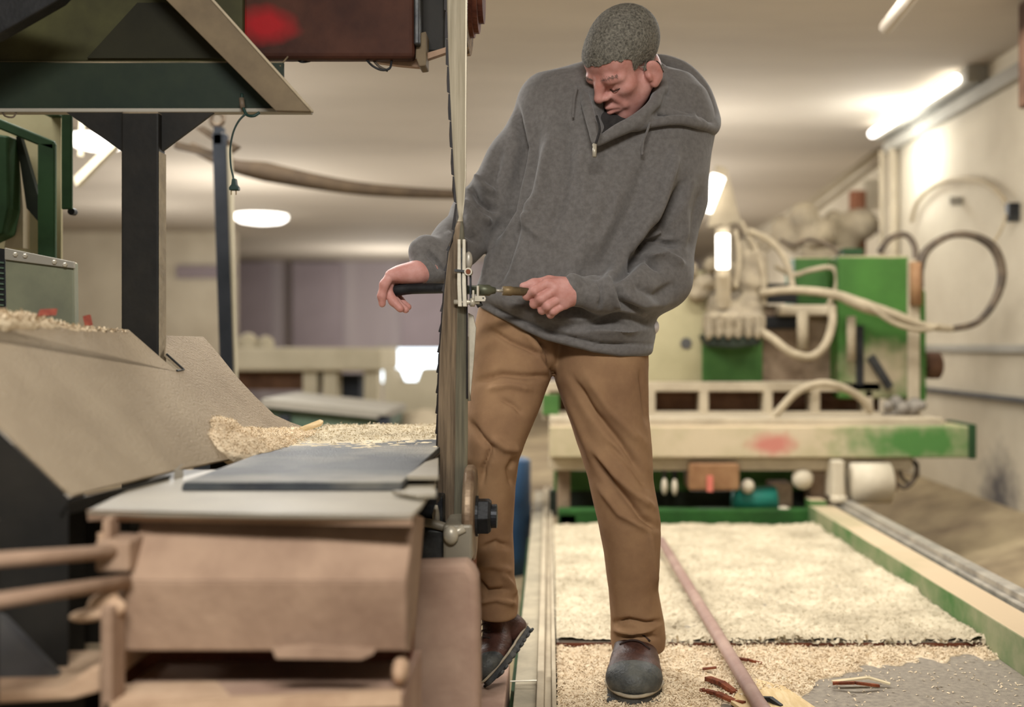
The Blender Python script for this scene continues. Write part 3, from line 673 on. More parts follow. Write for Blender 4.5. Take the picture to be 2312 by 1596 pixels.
def build_hair(root, head_local):
    V, Q = head_local; N = vnormals(V, Q)
    x, y, z = V.T
    line = np.where(y < -.02, .057 - .25 * np.maximum(-.055 - y, 0) - 1.15 * np.maximum(np.abs(x) - .052, 0) - .9 * np.maximum(y + .05, 0), np.where(y < .02, .045 - 2.2 * (y + .02), -.045))
    line = np.where((np.abs(x) > .055) & (y < .000) & (y > -.040), np.minimum(line, -.010 + .012 * (np.abs(x) < .066)), line)
    ok = (z > line + fbm(V * 90, 3, 2) * .004) & ~((np.abs(x) > .0785) & (y > -.022) & (y < .014) & (z < .006))
    fa = ok[Q].all(1); used = np.unique(Q[fa]); mp = -np.ones(len(V), int); mp[used] = np.arange(len(used))
    vin = V[used] + N[used] * .0022; cap = mp[Q[fa]]
    Wd = lambda A: A @ HRn.T + HEAD_O
    hr = link('hair', mesh_np('hair', Wd(vin), cap), 'hair_base', root)
    near_ear = (np.abs(V[used, 0]) > .070) & (V[used, 1] < .035) & (V[used, 1] > -.035) & (V[used, 2] < .014)
    ids = RNG.choice(used[~near_ear], 42000); P = V[ids] + RNG.normal(0, .0012, (42000, 3)); n = N[ids]
    g = np.stack([np.zeros(42000), -.55 * np.ones(42000), -.15 * np.ones(42000)], 1) + RNG.normal(0, .22, (42000, 3))
    d = n * .75 + g * .6; d /= np.linalg.norm(d, axis=1, keepdims=True); Ls = RNG.uniform(.004, .0078, 42000) * np.where(V[ids, 2] > .07, 1.25, .75)
    sd = np.cross(d, RNG.normal(0, 1, (42000, 3))); sd /= np.linalg.norm(sd, axis=1, keepdims=True); wd = .00042
    a = P + sd * wd; b = P - sd * wd; e = P + d * Ls[:, None] + n * .001
    S = Wd(np.concatenate([a, b, e])); k = np.arange(42000); T = np.stack([k, k + 42000, k + 30000], 1)
    st = link('strands', mesh_np('strands', S, T), 'hair', hr)
    for sx, nm in ((-1, 'eyebrow'), (1, 'eyebrow')):
        m = 150; t = RNG.random(m); px = sx * (.012 + .040 * t); pz = .0115 + .006 * np.sin(t * 2.4) + RNG.normal(0, .0022, m)
        tgt = np.stack([px, -.13 * np.ones(m), pz], 1); near = []
        front = np.where(y < -.05)[0]
        for q in tgt:
            c = front[np.argmin((V[front, 0] - q[0]) ** 2 + (V[front, 2] - q[2]) ** 2)]; near.append(c)
        Pn = V[near] + N[near] * .0005; dd = np.stack([sx * np.ones(m), -.2 * np.ones(m), .25 - .5 * t], 1); dd /= np.linalg.norm(dd, axis=1, keepdims=True)
        sd = np.cross(dd, N[near]); sd /= np.maximum(np.linalg.norm(sd, axis=1, keepdims=True), 1e-6)
        S = Wd(np.concatenate([Pn + sd * .0004, Pn - sd * .0004, Pn + dd * .006 + N[near] * .0015])); k = np.arange(m)
        link(nm, mesh_np(nm, S, np.stack([k, k + m, k + 2 * m], 1)), 'hair_base', hr)
        e = -.009; b = MB(); b.tube(spline([Vector(Wd(np.array(q))) for q in ((sx * .047, -.0845, -.0085 + e), (sx * .040, -.0895, -.0115 + e), (sx * .031, -.0922, -.0135 + e), (sx * .023, -.0902, -.0125 + e), (sx * .017, -.0885, -.0105 + e))], 4), .0011, 6); b.build('eyelash', 'lace', hr, True)
    return hr

person = thing('person', 'person in grey hooded sweatshirt and tan work trousers bending over the saw blade', 'person')
head_local = build_body(person)
build_hair(person, head_local)
build_hoodie(person)
build_trousers(person)
s_ = Sdf(); s_.ell(Wp(1473, 738, 2.70), (.016, .06, .020), .01); V_, Q_ = s_.mesh(.004); link('undershirt', mesh_np('undershirt', V_, Q_), 'shirt', person)
build_boot(person, Wp(1430, 1590, 2.515) * (1, 1, 0) + (0, 0, .001), Wp(1437, 1590, 2.82) * (1, 1, 0) + (0, 0, .001), (0, 0, 1), wide=1.2)
tb = Wp(1108, 1548, 2.60); hb = Wp(1196, 1425, 2.78)
build_boot(person, tb, hb, (-.62, .15, .75), shaft=.13, wide=1.08)
# ------------------------------------------------------------------ the hall
YB, XR, XL, FZ = 21.0, 2.5, -9.0, -0.30
def slab(name, a, b, m): o = MB().box(a, b).build(name, m); return structure(o)
slab('floor', (XL, -4, FZ - .2), (XR + .8, YB + .2, FZ), 'floor')
slab('ceiling', (XL, -4, CEIL), (XR + .8, YB + .2, CEIL + .2), 'ceiling')
slab('wall_back', (XL, YB, FZ), (XR + .8, YB + .2, CEIL), 'wall_far')
slab('wall_left', (XL - .2, -4, FZ), (XL, YB + .2, CEIL), 'wall')
KY = 8.1   # the right wall stands proud up to here and steps back behind
slab('wall_right', (XR, -4, FZ), (XR + .2, KY, CEIL), 'wall_stained')
o = structure(MB().box((XR + .35, KY, FZ), (XR + .55, YB, CEIL)).build('wall_right_rear', 'wall'))
for (n, z0, z1, t, m) in (('trim_1', .80, .845, .03, 'trim'), ('trim_2', .54, .565, .05, 'trim_dark'), ('trim_3', CEIL - .20, CEIL - .12, .06, 'trim')):
    structure(MB().box((XR - t, 4.2, z0), (XR + .01, KY, z1)).build(n, m, bevel=.005))
# concrete foot of the right wall, stained
structure(MB().prism([(1.62, 2.0, FZ), (XR, 2.0, FZ), (XR, 2.0, -.04), (2.2, 2.0, -.12)], (0, 6.0, 0)).build('trim_4', 'floor'))
structure(MB().box((XL, 15.6, FZ), (W(528, 0, 15.6).x, 15.8, CEIL)).build('wall_rear_left', 'wall'))
o = MB().box((W(400, 0, 15.5).x, 15.45, W(0, 628, 15.5).z), (W(526, 0, 15.5).x, 15.61, W(0, 600, 15.5).z)).build('wall_shelf', 'purple'); tag(o, 'dim ledge on the pale wall between the two posts', 'shelf')
# back window, low in the far wall
a = W(862, 862, YB - .02); b = W(1010, 788, YB - .02)
wf = MB(); wf.box((a.x - .08, YB - .06, a.z - .06), (a.x, YB + .01, b.z + .06)); wf.box((b.x, YB - .06, a.z - .06), (b.x + .08, YB + .01, b.z + .06)); wf.box((a.x, YB - .06, b.z), (b.x, YB + .01, b.z + .06)); wf.box((a.x, YB - .06, a.z - .06), (b.x, YB + .01, a.z))
w1 = structure(wf.build('window_1', 'trim'))
MB().box((a.x, YB - .03, a.z), (b.x, YB + .0, b.z)).build('pane', 'glow', w1)
# dark panels standing against the far wall
for i, (x0, x1, y0, y1, lab) in enumerate(((536, 612, 592, 790, 'leftmost of the tall purplish panels on the back wall'), (660, 772, 592, 790, 'middle one of the tall purplish panels on the back wall'), (905, 1010, 592, 786, 'tall purplish panel above the bright low window'))):
    o = MB().pbox(x0, y0, x1, y1, YB - .25, YB - .2).build('wall_panel', 'purple'); tag(o, lab, 'panel', 'tall panels on the back wall')

# ceiling lights
def ceiling_lamp(px, py, wpx, label, long=False):
    d = (CEIL - .05 - CZ) * F / (CY - py); c = W(px, py, d); r = wpx / F * d / 2
    t = thing('ceiling_lamp', label, 'lamp', group='lit ceiling lamps')
    b = MB(); b.lathe((c.x, c.y, CEIL + .01), (0, 0, -1), [(0, r * 1.06), (.03, r * 1.08), (.03, r * .9), (0.0, r * .9)], 40); b.build('housing', 'trim', t)
    b = MB(); b.lathe((c.x, c.y, CEIL - .005), (0, 0, -1), [(0, r * .98), (.05, r * .98), (.09, r * .8), (.11, r * .4), (.115, 0)], 40); b.build('diffuser', 'lamp', t, True)
    return t
ceiling_lamp(590, 492, 118, 'glowing oval ceiling lamp seen between the rear post and the saw blade')
ceiling_lamp(220, 318, 118, 'bright round ceiling lamp behind the left gusset of the post')
# fluorescent tube at the top of the right wall
t = thing('tube_lamp', 'slanting fluorescent strip glowing along the top of the right wall', 'lamp')
MB().box((XR - .12, 6.3, CEIL - .10), (XR - .0, KY - .02, CEIL + .005)).build('housing', 'trim', t, bevel=.01)
MB().cyl((XR - .15, 6.4, CEIL - .06), (XR - .15, KY - .05, CEIL - .06), .030).build('tube', 'lamp', t, True)
# lights beyond the carriage
t = thing('tube_lamp', 'upright pill shaped lamp glowing above the dusty motor', 'lamp')
MB().cyl(W(1632, 606, 5.30), W(1632, 530, 5.30), .032, 20).build('tube', 'lamp', t, True)
MB().ptube([(1632, 515, 5.36), (1632, 622, 5.36), (1634, 690, 5.44)], .036, 12).build('back_plate', 'dusty', t)
t = thing('wall_lamp', 'slanting bright lamp just behind the elbow of the worker', 'lamp')
MB().cyl(W(1622, 398, 6.2), W(1592, 475, 6.2), .040, 20).build('tube', 'lamp', t, True)
b = MB(); b.pprism([(1618, 372), (1640, 380), (1672, 500), (1600, 512)], 6.28, 6.34); b.build('shade', 'dusty', t)
MB().ptube([(1638, 500, 6.31), (1640, 620, 6.31)], .03).build('stem', 'dusty', t)

# hanging brown hose and rear posts
b = MB(); b.ptube([(430, 330, 5.2), (520, 372, 5.2), (600, 388, 5.3), (700, 408, 5.4), (800, 424, 5.5), (900, 433, 5.6), (1000, 438, 5.7), (1090, 440, 5.8)], [.02, .03, .048, .040, .034, .030, .026, .024], 14, 6)
o = b.build('ceiling_hose', 'hosebrown', None, True); tag(o, 'brown hose sagging across the hall under the ceiling', 'hose')
t = thing('rear_post', 'slender blue grey post standing behind the machine beam', 'post')
d = 4.2
b = MB(); b.pprism([(478, 300), (508, 300), (526, 846), (530, 1000), (506, 1000), (496, 846)], d, d + .05); b.build('upright', 'steelblue', t, bevel=.004)
b = MB(); b.pprism([(512, 330), (520, 330), (536, 1000), (530, 1000)], d + .01, d + .04); b.build('edge_strip', 'lilac', t)
b = MB(); cc = W(490, 268, d + .02); b.tube([cc + Vector((math.cos(a) * .024, 0, math.sin(a) * .027)) for a in [2 * PI * i / 24 for i in range(25)]], .009, 10); b.build('eyelet', 'hosebrown', t, True)
b = MB(); b.pbox(482, 285, 500, 325, d, d + .05); b.build('neck', 'steelblue', t)
b = MB(); b.pprism([(395, 318), (500, 345), (500, 358), (392, 334)], d + .02, d + .06); b.pprism([(440, 290), (458, 285), (540, 330), (520, 345)], d + .02, d + .05); b.build('bracket', 'hosebrown', t)
MB().box((W(518, 1000, d).x - .12, d - .06, FZ), (W(518, 1000, d).x + .12, d + .12, W(518, 985, d).z)).build('foot', 'steelblue', t)

# far bench, low frame and pale heap
t = thing('far_bench', 'long pale machine bench far behind the saw below the purple wall', 'bench')
d = 9.0
b = MB(); b.pbox(500, 785, 862, 838, d, d + 1.0); b.build('bench_top', 'lilac', t, bevel=.03)
b = MB(); b.pbox(530, 838, 700, 880, d + .2, d + .9); b.build('drawer_box', 'brown', t)
for x in (700, 745, 838):
    a = W(x - 16, 838, d + .1); MB().box((a.x, d + .1, FZ), (W(x + 16, 838, d + .1).x, d + .3, a.z)).build('leg', 'lilac', t)
b = MB(); b.pbox(760, 846, 812, 905, d + .4, d + .8); b.build('dark_box', 'steelblue', t)
for x, r in ((560, .09), (600, .07)):
    b = MB(); b.ball(W(x, 778, d + .3), (r, r, r * 1.1), 3); b.build('knob', 'lilac', t, True)
t = thing('low_frame', 'low green steel frame standing on the floor behind the belt', 'frame')
d = 6.2
b = MB(); b.pprism([(590, 900), (870, 930), (870, 946), (590, 918)], d, d + .9); b.build('top_rail', 'trim', t)
b = MB(); b.pprism([(600, 918), (868, 944), (868, 975), (600, 990)], d + .05, d + .8); b.build('side_panel', 'green_teal', t)
for x in (640, 866):
    a = W(x, 930, d); MB().box((a.x - .03, d, FZ), (a.x + .03, d + .06, a.z - .02)).build('leg', 'steelblue', t)
hp = Sdf()
for (x, y, r) in ((900, 960, .24), (960, 950, .28), (930, 990, .3), (1010, 970, .26), (880, 1010, .28), (985, 1020, .32)):
    c = W(x, y, 7.2); hp.ell((c.x, 7.2, c.z - .1), (r, r * 1.2, r), .1)
V_, Q_ = hp.mesh(.03); V_ += vnormals(V_, Q_) * (fbm(V_ * 9, 4) * .03)[:, None]; V_[:, 2] = np.maximum(V_[:, 2] - .12, FZ)
o = link('chip_heap', mesh_np('chip_heap', V_, Q_), 'dusty'); tag(o, 'pale grey heap of chips far behind the belt', 'heap', kind='stuff')
b = MB(); b.pprism([(866, 833), (888, 836), (900, 864), (940, 864), (952, 832), (1000, 832), (1000, 940), (866, 940)], 8.2, 8.6); b.box((W(868, 0, 8.2).x, 8.2, FZ), (W(1000, 0, 8.2).x, 8.6, W(0, 930, 8.2).z)); o = b.build('far_crate', 'lilac'); tag(o, 'notched pale box standing just below the bright window', 'box')

# ------------------------------------------------------------------ bed of the log carriage
XR_IN = 1.205; YJ = 3.07; YE = 5.05
t = thing('bed_board', 'rear bed sheet buried in pale sawdust up to the green frame', 'board', group='boards of the carriage bed')
b = MB(); b.box((.02, YJ, -.03), (XR_IN, YE, .018)); b.build('sheet', 'board_bare', t)
b = MB(); b.box((.02, YJ - .003, -.018), (XR_IN, YJ, .016)); b.build('front_edge', 'rust_dark', t)
t = thing('bed_board', 'front bed sheet the standing boot rests on, partly swept bare', 'board', group='boards of the carriage bed')
b = MB(); b.box((.02, .9, -.05), (XR_IN, YJ + .05, -.031)); b.box((.02, .9, -.032), (XR_IN, YJ - .004, 0)); b.build('sheet', 'board_bare', t)

def dust_grid(x0, x1, y0, y1, n, m, hfun, name, material):
    X, Y = np.meshgrid(np.linspace(x0, x1, n), np.linspace(y0, y1, m)); P = np.stack([X.ravel(), Y.ravel(), np.zeros(n * m)], 1)
    P[:, 2] = hfun(P); i = np.arange(n * m).reshape(m, n)
    Qd = np.stack([i[:-1, :-1].ravel(), i[:-1, 1:].ravel(), i[1:, 1:].ravel(), i[1:, :-1].ravel()], 1)
    return P, Qd
def add_chips(P, N, count, size, lift=.002, flat=.35):
    """short curled shavings lying on the points P: two-segment bent strips"""
    ids = RNG.integers(0, len(P), count); c = P[ids] + RNG.normal(0, .002, (count, 3)) * (1, 1, 0); a = RNG.uniform(0, 2 * PI, count)
    L = RNG.uniform(.3, 1, count) * size; wd = RNG.uniform(.15, .35, count) * size; tl = RNG.normal(0, flat, count)
    u = np.stack([np.cos(a) * np.cos(tl), np.sin(a) * np.cos(tl), np.sin(tl)], 1); v = np.stack([-np.sin(a), np.cos(a), RNG.normal(0, .35, count)], 1); v /= np.linalg.norm(v, axis=1, keepdims=True)
    z = np.array([0, 0, 1.0]); c = c + z * (lift + np.abs(np.sin(tl)) * L * .5)[:, None]
    up = z * (L * RNG.uniform(.05, .3, count))[:, None]
    pts = [c - u * L[:, None] / 2 - v * wd[:, None] / 2, c - u * L[:, None] / 2 + v * wd[:, None] / 2, c + up + v * wd[:, None] / 2, c + up - v * wd[:, None] / 2, c + u * L[:, None] / 2 + v * wd[:, None] / 2, c + u * L[:, None] / 2 - v * wd[:, None] / 2]
    V = np.concatenate(pts); k = np.arange(count); n = count
    return V, np.concatenate([np.stack([k, k + n, k + 2 * n, k + 3 * n], 1), np.stack([k + 3 * n, k + 2 * n, k + 4 * n, k + 5 * n], 1)])
def dust_obj(name, parts, m, label, smooth=True):
    Vs, Qs, o_ = [], [], 0
    for V, Q in parts: Vs.append(V); Qs.append(Q + o_); o_ += len(V)
    me = mesh_np(name, np.concatenate(Vs), np.concatenate(Qs)); o = link(name, me, m); return tag(o, label, 'sawdust', kind='stuff')

f1 = lambda P: .0245 + .006 * np.maximum(fbm(P * 9, 1, 4), -.6) + .016 * np.clip((P[:, 0] - XR_IN + .10) / .10, 0, 1) * (.6 + .4 * vnoise(P * 14, 8)) + .004 * fbm(P * 60, 2, 2)
P_, Q_ = dust_grid(.02, XR_IN, YJ + .004, YE, 420, 520, f1, '', '')
cp = add_chips(P_, None, 22000, .009)
e1 = add_chips(np.stack([RNG.uniform(.2, XR_IN, 400), YJ + RNG.normal(0, .006, 400), .017 + 0 * np.arange(400)], 1), None, 260, .030, .0, .5)
dust_obj('sawdust', [(P_, Q_), cp, e1], 'dust_pale', 'deep pale layer of sawdust covering the rear bed behind the worker')
def cover(P):
    px = to_px(P + np.array([0, 0, 1e-4]))
    edge = np.interp(px[:, 0], [1250, 1640, 1790, 1850, 2000, 2200, 2312], [1700, 1600, 1600, 1530, 1500, 1480, 1490])
    return np.clip((edge - px[:, 1]) / 26 + .5 * fbm(P * 22, 5, 2) , -.4, 1)
f2 = lambda P: np.where(cover(P) > 0, .002 + .006 * cover(P) + .004 * cover(P) * fbm(P * 14, 3, 3) + .002 * fbm(P * 70, 4, 2), -.004)
P2, Q2 = dust_grid(.02, XR_IN, 1.9, YJ - .006, 480, 460, f2, '', '')
on = P2[P2[:, 2] > .002]; off_ = P2[P2[:, 2] <= .002].copy(); off_[:, 2] = 0
c2 = add_chips(on, None, 14000, .012); c3 = add_chips(off_, None, 900, .012, .001, .15)
dust_obj('sawdust', [(P2, Q2), c2, c3], 'dust', 'thin spread of sawdust and chips around the standing boot')

# rails left of the bed
t = thing('bed_rail', 'narrow dusty double rail running past the raised boot', 'rail')
b = MB(); b.box((-.085, 1.0, -.06), (-.030, 6.4, .000)); b.build('flat_plate', 'railgrey', t, bevel=.003)
b = MB(); b.box((-.030, 1.0, -.06), (-.012, 6.4, .022)); b.box((-.012, 1.0, -.06), (.006, 6.4, .010)); b.box((.006, 1.0, -.06), (.017, 6.4, .026)); b.build('ribbed_rail', 'dusty', t, bevel=.003)
b = MB(); b.tube([W(1152, 1538, 2.72), W(1212, 1536, 2.72)], .002, 6); b.build('weld_seam', 'chrome', t)
# right side beam and its steel rail
t = thing('carriage_side_beam', 'green side beam of the bed with a steel rail on top', 'beam')
b = MB(); b.box((XR_IN + .002, 1.0, -.05), (1.32, YE + .1, .098)); b.build('channel', 'green_dusty', t, bevel=.004)
b = MB(); b.box((1.335, 1.0, .06), (1.355, YE + .8, .105)); b.box((1.355, 1.0, .06), (1.40, YE + .8, .125)); b.box((1.40, 1.0, .06), (1.415, YE + .8, .112)); b.build('steel_rail', 'steel', t, bevel=.004)
b = MB(); b.box((1.32, 1.0, .02), (1.43, YE + .8, .062)); b.build('rail_seat', 'trim_dark', t)
for y in (1.3, 3.4, 5.5):
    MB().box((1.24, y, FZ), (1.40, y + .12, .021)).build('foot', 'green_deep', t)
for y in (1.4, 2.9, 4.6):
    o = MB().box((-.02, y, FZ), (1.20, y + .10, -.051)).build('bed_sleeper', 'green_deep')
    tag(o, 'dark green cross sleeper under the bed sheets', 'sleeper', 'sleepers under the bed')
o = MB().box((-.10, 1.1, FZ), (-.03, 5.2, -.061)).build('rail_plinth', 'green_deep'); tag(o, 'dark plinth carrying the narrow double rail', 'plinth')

# things lying on the bed
b = MB(); p0 = W(1492, 1262, 4.40); p1 = W(1704, 1604, 2.555)
b.tube([(p0.x, 4.40, .066), (p1.x, 2.50, .030), (p1.x + .02, 2.2, .027)], [.0165, .0175, .0175], 16); o = b.build('broom_handle', 'pole', None, True); tag(o, 'long pinkish round pole lying along the sawdust behind the leg', 'pole')
def sliver(pts, wd, th, m, label, z=.012, group='bark slivers on the bed', name='bark_sliver', cat='bark'):
    b = MB(); P = [G(x, y, z) for x, y in pts]; n = len(P)
    for i in range(n): P[i].z += .006 * math.sin(i * 2.1)
    for i in range(n - 1):
        u = (P[i + 1] - P[i]).normalized(); v = Vector((-u.y, u.x, 0)) * wd * (1 - abs((i + .5) / (n - 1) - .5) * .9)
        b.prism([P[i] - v, P[i] + v, P[i + 1] + v * .8, P[i + 1] - v * .8], (0, 0, th))
    o = b.build(name, m); return tag(o, label, cat, group)
sliver([(1658, 1488), (1690, 1497), (1722, 1496)], .008, .006, 'bark', 'short dark red bark sliver right of the pole, nearest the joint')
sliver([(1586, 1512), (1618, 1513)], .006, .004, 'bark', 'small brown bark sliver just left of the pole')
sliver([(1598, 1536), (1630, 1552), (1660, 1564)], .012, .010, 'bark', 'thick dark bark strip touching the left of the pole')
sliver([(1584, 1560), (1620, 1574), (1660, 1582), (1680, 1590)], .010, .007, 'bark', 'long reddish splinter lowest beside the pole')
sliver([(1880, 1545), (1930, 1549), (1985, 1546)], .007, .006, 'bark', 'dark red bark sliver lying on the bare swept patch')
sliver([(1700, 1582), (1740, 1588), (1765, 1596)], .008, .010, 'black', 'black bark strip on the loose pale plank')
b = MB(); b.prism([G(1690, 1535, .006), G(1770, 1556, .006), G(1850, 1610, .006), G(1720, 1640, .006), G(1650, 1590, .006)], (0, 0, .008)); o = b.build('plank_offcut', 'wood'); tag(o, 'loose pale plank offcut beside the foot of the pole', 'plank')
sliver([(1880, 1541), (1960, 1536), (2010, 1541)], .010, .004, 'chip', 'long pale shaving lying on the bare swept patch', group=None, name='wood_shaving', cat='shaving')

# ------------------------------------------------------------------ the green carriage machine at the end of the bed
t = thing('sawmill_carriage', 'green dusty sawmill carriage bridging the far end of the bed', 'machine')
d = 5.15
b = MB(); b.pbox(1240, 962, 2196, 1034, d, d + .26); b.build('cross_beam', 'beam_paint', t, bevel=.008)
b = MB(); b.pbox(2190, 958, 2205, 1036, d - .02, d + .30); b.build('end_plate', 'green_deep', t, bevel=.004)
b = MB(); b.pbox(1240, 944, 2130, 964, d + .03, d + .5); b.build('top_shelf', 'dusty', t, bevel=.006)
# ladder rail with brown recesses
b = MB(); b.pbox(1225, 862, 1990, 884, d + .34, d + .52); b.pbox(1225, 930, 1990, 948, d + .34, d + .52)
for x in (1230, 1590, 1735, 1842, 1962, 1470): b.pbox(x - 10, 880, x + 10, 934, d + .34, d + .50)
b.build('ladder_rail', 'dusty', t, bevel=.006)
b = MB(); b.pbox(1228, 880, 1985, 934, d + .46, d + .50); b.build('recess_panel', 'brown', t)
b = MB(); b.pbox(1225, 890, 1262, 936, d + .30, d + .34); b.build('end_block', 'green', t)
# body plates
b = MB(); b.pbox(1420, 610, 1600, 864, d + .40, d + .75); b.build('body_plate', 'body_olive', t, bevel=.01)
b = MB(); b.lathe(W(1549, 775, d + .398), (0, 1, 0), [(-.004, .024), (-.004, .028), (.01, .028), (.01, .024)], 24); b.build('port_ring', 'trim_dark', t)
b = MB(); b.lathe(W(1549, 775, d + .397), (0, 1, 0), [(0, .025), (.006, .025)], 24); b.build('port_hole', 'black', t)
b = MB(); b.pprism([(1586, 770), (1722, 765), (1722, 862), (1586, 862)], d + .38, d + .7); b.build('lower_plate', 'green', t, bevel=.006)
b = MB(); b.pprism([(1588, 755), (1720, 760), (1718, 778), (1660, 786), (1600, 782)], d + .22, d + .45); b.build('motor_foot', 'green_black', t, bevel=.01)
# dusty motor and gear cluster
sd = Sdf()
for (x, y, dd, r) in ((1650, 720, .34, .085), (1690, 700, .36, .08), (1620, 690, .36, .06), (1700, 640, .40, .075), (1660, 620, .42, .06), (1690, 560, .44, .05), (1640, 640, .42, .05)):
    sd.ell(W(x, y, d + dd), (r, r * 1.1, r), .03)
sd.rbox(W(1655, 735, d + .34), (.14, .12, .06), .02, None, .02); sd.rbox(W(1700, 610, d + .42), (.06, .08, .09), .02, None, .02)
for i in range(6): sd.rbox(W(1600 + i * 22, 738, d + .22), (.010, .03, .06), .006, None, .006)
V_, Q_ = sd.mesh(.010); V_ += vnormals(V_, Q_) * (fbm(V_ * 30, 3) * .006)[:, None]; link('motor', mesh_np('motor', V_, Q_), 'dusty_gray', t)
sd = Sdf()
for (x, y, r) in ((1552, 610, .05), (1590, 640, .06), (1575, 665, .05), (1610, 600, .05)): sd.ell(W(x, y, d + .36), (r, r, r * .8), .02)
V_, Q_ = sd.mesh(.010); V_ += vnormals(V_, Q_) * (fbm(V_ * 40, 3) * .008)[:, None]; link('gear_case', mesh_np('gear_case', V_, Q_), 'dusty_gray', t)
# green cabinets
b = MB(); b.pbox(1893, 577, 2052, 900, d + .34, d + .66); b.build('cabinet', 'green_clean', t, bevel=.01)
b = MB(); b.pbox(2050, 585, 2078, 940, d + .33, d + .70); b.build('corner_post', 'dusty', t, bevel=.008)
b = MB(); b.pprism([(2078, 640), (2090, 660), (2092, 900), (2060, 944), (2050, 944)], d + .36, d + .72); b.build('side_cover', 'green_clean', t, bevel=.006)
b = MB(); b.pbox(1795, 580, 1896, 690, d + .55, d + .8); b.build('rear_cabinet', 'green', t, bevel=.01)
b = MB(); b.pbox(1905, 575, 1950, 560, d + .4, d + .55); b.build('cabinet_lug', 'green_deep', t)
b = MB(); b.pbox(1720, 690, 1905, 870, d + .50, d + .62); b.build('valve_panel', 'brown_dust', t, bevel=.006)
b = MB(); b.pbox(1722, 714, 1800, 742, d + .46, d + .5); b.build('slot', 'black', t); MB().pbox(1722, 640, 1800, 684, d + .46, d + .5).build('slot', 'black', t); MB().pbox(1935, 735, 1950, 870, d + .32, d + .34).build('slot', 'black', t)
for (x, y0, y1, r) in ((1922, 714, 815, .022), (1812, 700, 790, .028)):
    b = MB(); b.cyl(W(x, y1, d + .30), W(x, y0, d + .30), r, 16); b.build('cylinder', 'hose', t, True)
b = MB(); b.pbox(1760, 688, 1880, 712, d + .36, d + .48); b.build('manifold', 'dusty', t, bevel=.01)
b = MB(); b.pprism([(1960, 810), (1975, 800), (2018, 870), (2005, 880)], d + .30, d + .33); b.build('lever', 'steel_dark', t)
b = MB(); b.lathe(W(2086, 825, d + .45), (1, 0, 0), [(0, .060), (.02, .068), (.075, .068), (.085, .05)], 24); b.build('hand_knob', 'brown', t, True)
sd = Sdf()
for k_ in range(11): sd.ell(W(1985 + RNG.uniform(0, 100), 905 + RNG.uniform(0, 36), d + .20 + RNG.uniform(0, .08)), (RNG.uniform(.02, .045),) * 3, .012)
V_, Q_ = sd.mesh(.008); link('valve_block', mesh_np('valve_block', V_, Q_), 'grey_lumps', t)
# hoses
H = lambda name, pts, r, m='hose', sub=8: MB().ptube([(x, y, d + dd) for x, y, dd in pts], r, 12, sub).build(name, m, t, True)
H('feed_hose', [(1715, 662, .28), (1790, 655, .24), (1880, 664, .22), (1950, 690, .21), (2020, 712, .22), (2085, 735, .24), (2150, 742, .26)], [.018, .02, .022, .032, .026, .018, .016])
H('loop_hose', [(2150, 742, .26), (2205, 728, .3), (2245, 680, .32), (2262, 620, .33), (2245, 562, .33), (2200, 533, .33), (2145, 532, .33), (2095, 562, .33), (2076, 605, .32), (2075, 650, .32)], [.015, .017, .02, .024, .024, .019, .017, .02, .024, .024], 'hose_dark')
H('thin_hose', [(1960, 690, .18), (2020, 730, .18), (2080, 745, .2), (2120, 735, .24)], .012)
H('sag_hose', [(1712, 745, .24), (1745, 765, .2), (1785, 795, .18), (1830, 805, .18), (1862, 780, .18), (1878, 735, .2), (1880, 690, .26)], .020)
H('arch_hose', [(1735, 952, .10), (1765, 920, .10), (1800, 885, .10), (1850, 866, .10), (1900, 874, .10), (1945, 900, .12), (1966, 930, .14)], .019)
H('riser_hose', [(1690, 520, .35), (1740, 545, .35), (1775, 590, .33), (1790, 650, .3)], .016)
H('riser_hose', [(1672, 500, .38), (1705, 560, .36), (1722, 620, .33), (1725, 690, .3)], .014)
H('riser_hose', [(1660, 520, .30), (1668, 580, .28), (1660, 650, .26)], .012)
H('riser_hose', [(1750, 600, .40), (1790, 620, .4), (1830, 610, .4), (1880, 605, .4), (1890, 640, .38), (1870, 690, .38)], .013)
H('black_cable', [(1762, 540, .5), (1790, 552, .5), (1830, 540, .5), (1880, 560, .5), (1905, 590, .5)], .010, 'hose_dark')
H('copper_elbow', [(1985, 570, .5), (2010, 538, .5), (2045, 530, .5), (2066, 560, .45), (2064, 610, .4)], .016, 'hose_dark')
b = MB(); b.cyl(W(2068, 690, d + .32), W(2068, 592, d + .32), .030, 18); b.build('copper_sleeve', 'copper', t, True)
# under the beam
b = MB(); b.pbox(1240, 1034, 2060, 1062, d + .05, d + .25); b.build('under_rail', 'dusty', t, bevel=.005)
b = MB(); b.pbox(1556, 1046, 1670, 1108, d - .0, d + .2); b.build('gear_box', 'copper', t, bevel=.012)
b = MB(); b.pbox(1597, 1075, 1610, 1110, d - .02, d + .0); b.build('red_tab', 'red_faded', t)
b = MB(); b.pbox(1250, 1062, 1560, 1110, d + .3, d + .34); b.pbox(1670, 1062, 1860, 1110, d + .3, d + .34); b.build('upper_apron', 'green', t)
b = MB(); b.pbox(1240, 1108, 1870, 1165, d + .30, d + .36); b.build('middle_apron', 'green_black', t)
b = MB(); b.pbox(1260, 1150, 1860, 1212, d + .02, d + .10); b.build('lower_beam', 'green_low', t, bevel=.01)
b = MB(); b.ptube([(1655, 1122, d + .12), (1700, 1128, d + .12), (1752, 1122, d + .12)], .055, 14); b.build('teal_drum', 'teal', t, True)
for (x, y, rx, rz) in ((1688, 1098, .032, .035), (1812, 1080, .05, .052), (1770, 1160, .042, .036), (1500, 1098, .014, .04), (1523, 1100, .014, .04)):
    b = MB(); b.ball(W(x, y, d + .06), (rx, .04, rz), 3); b.build('white_guard', 'chalk', t, True)
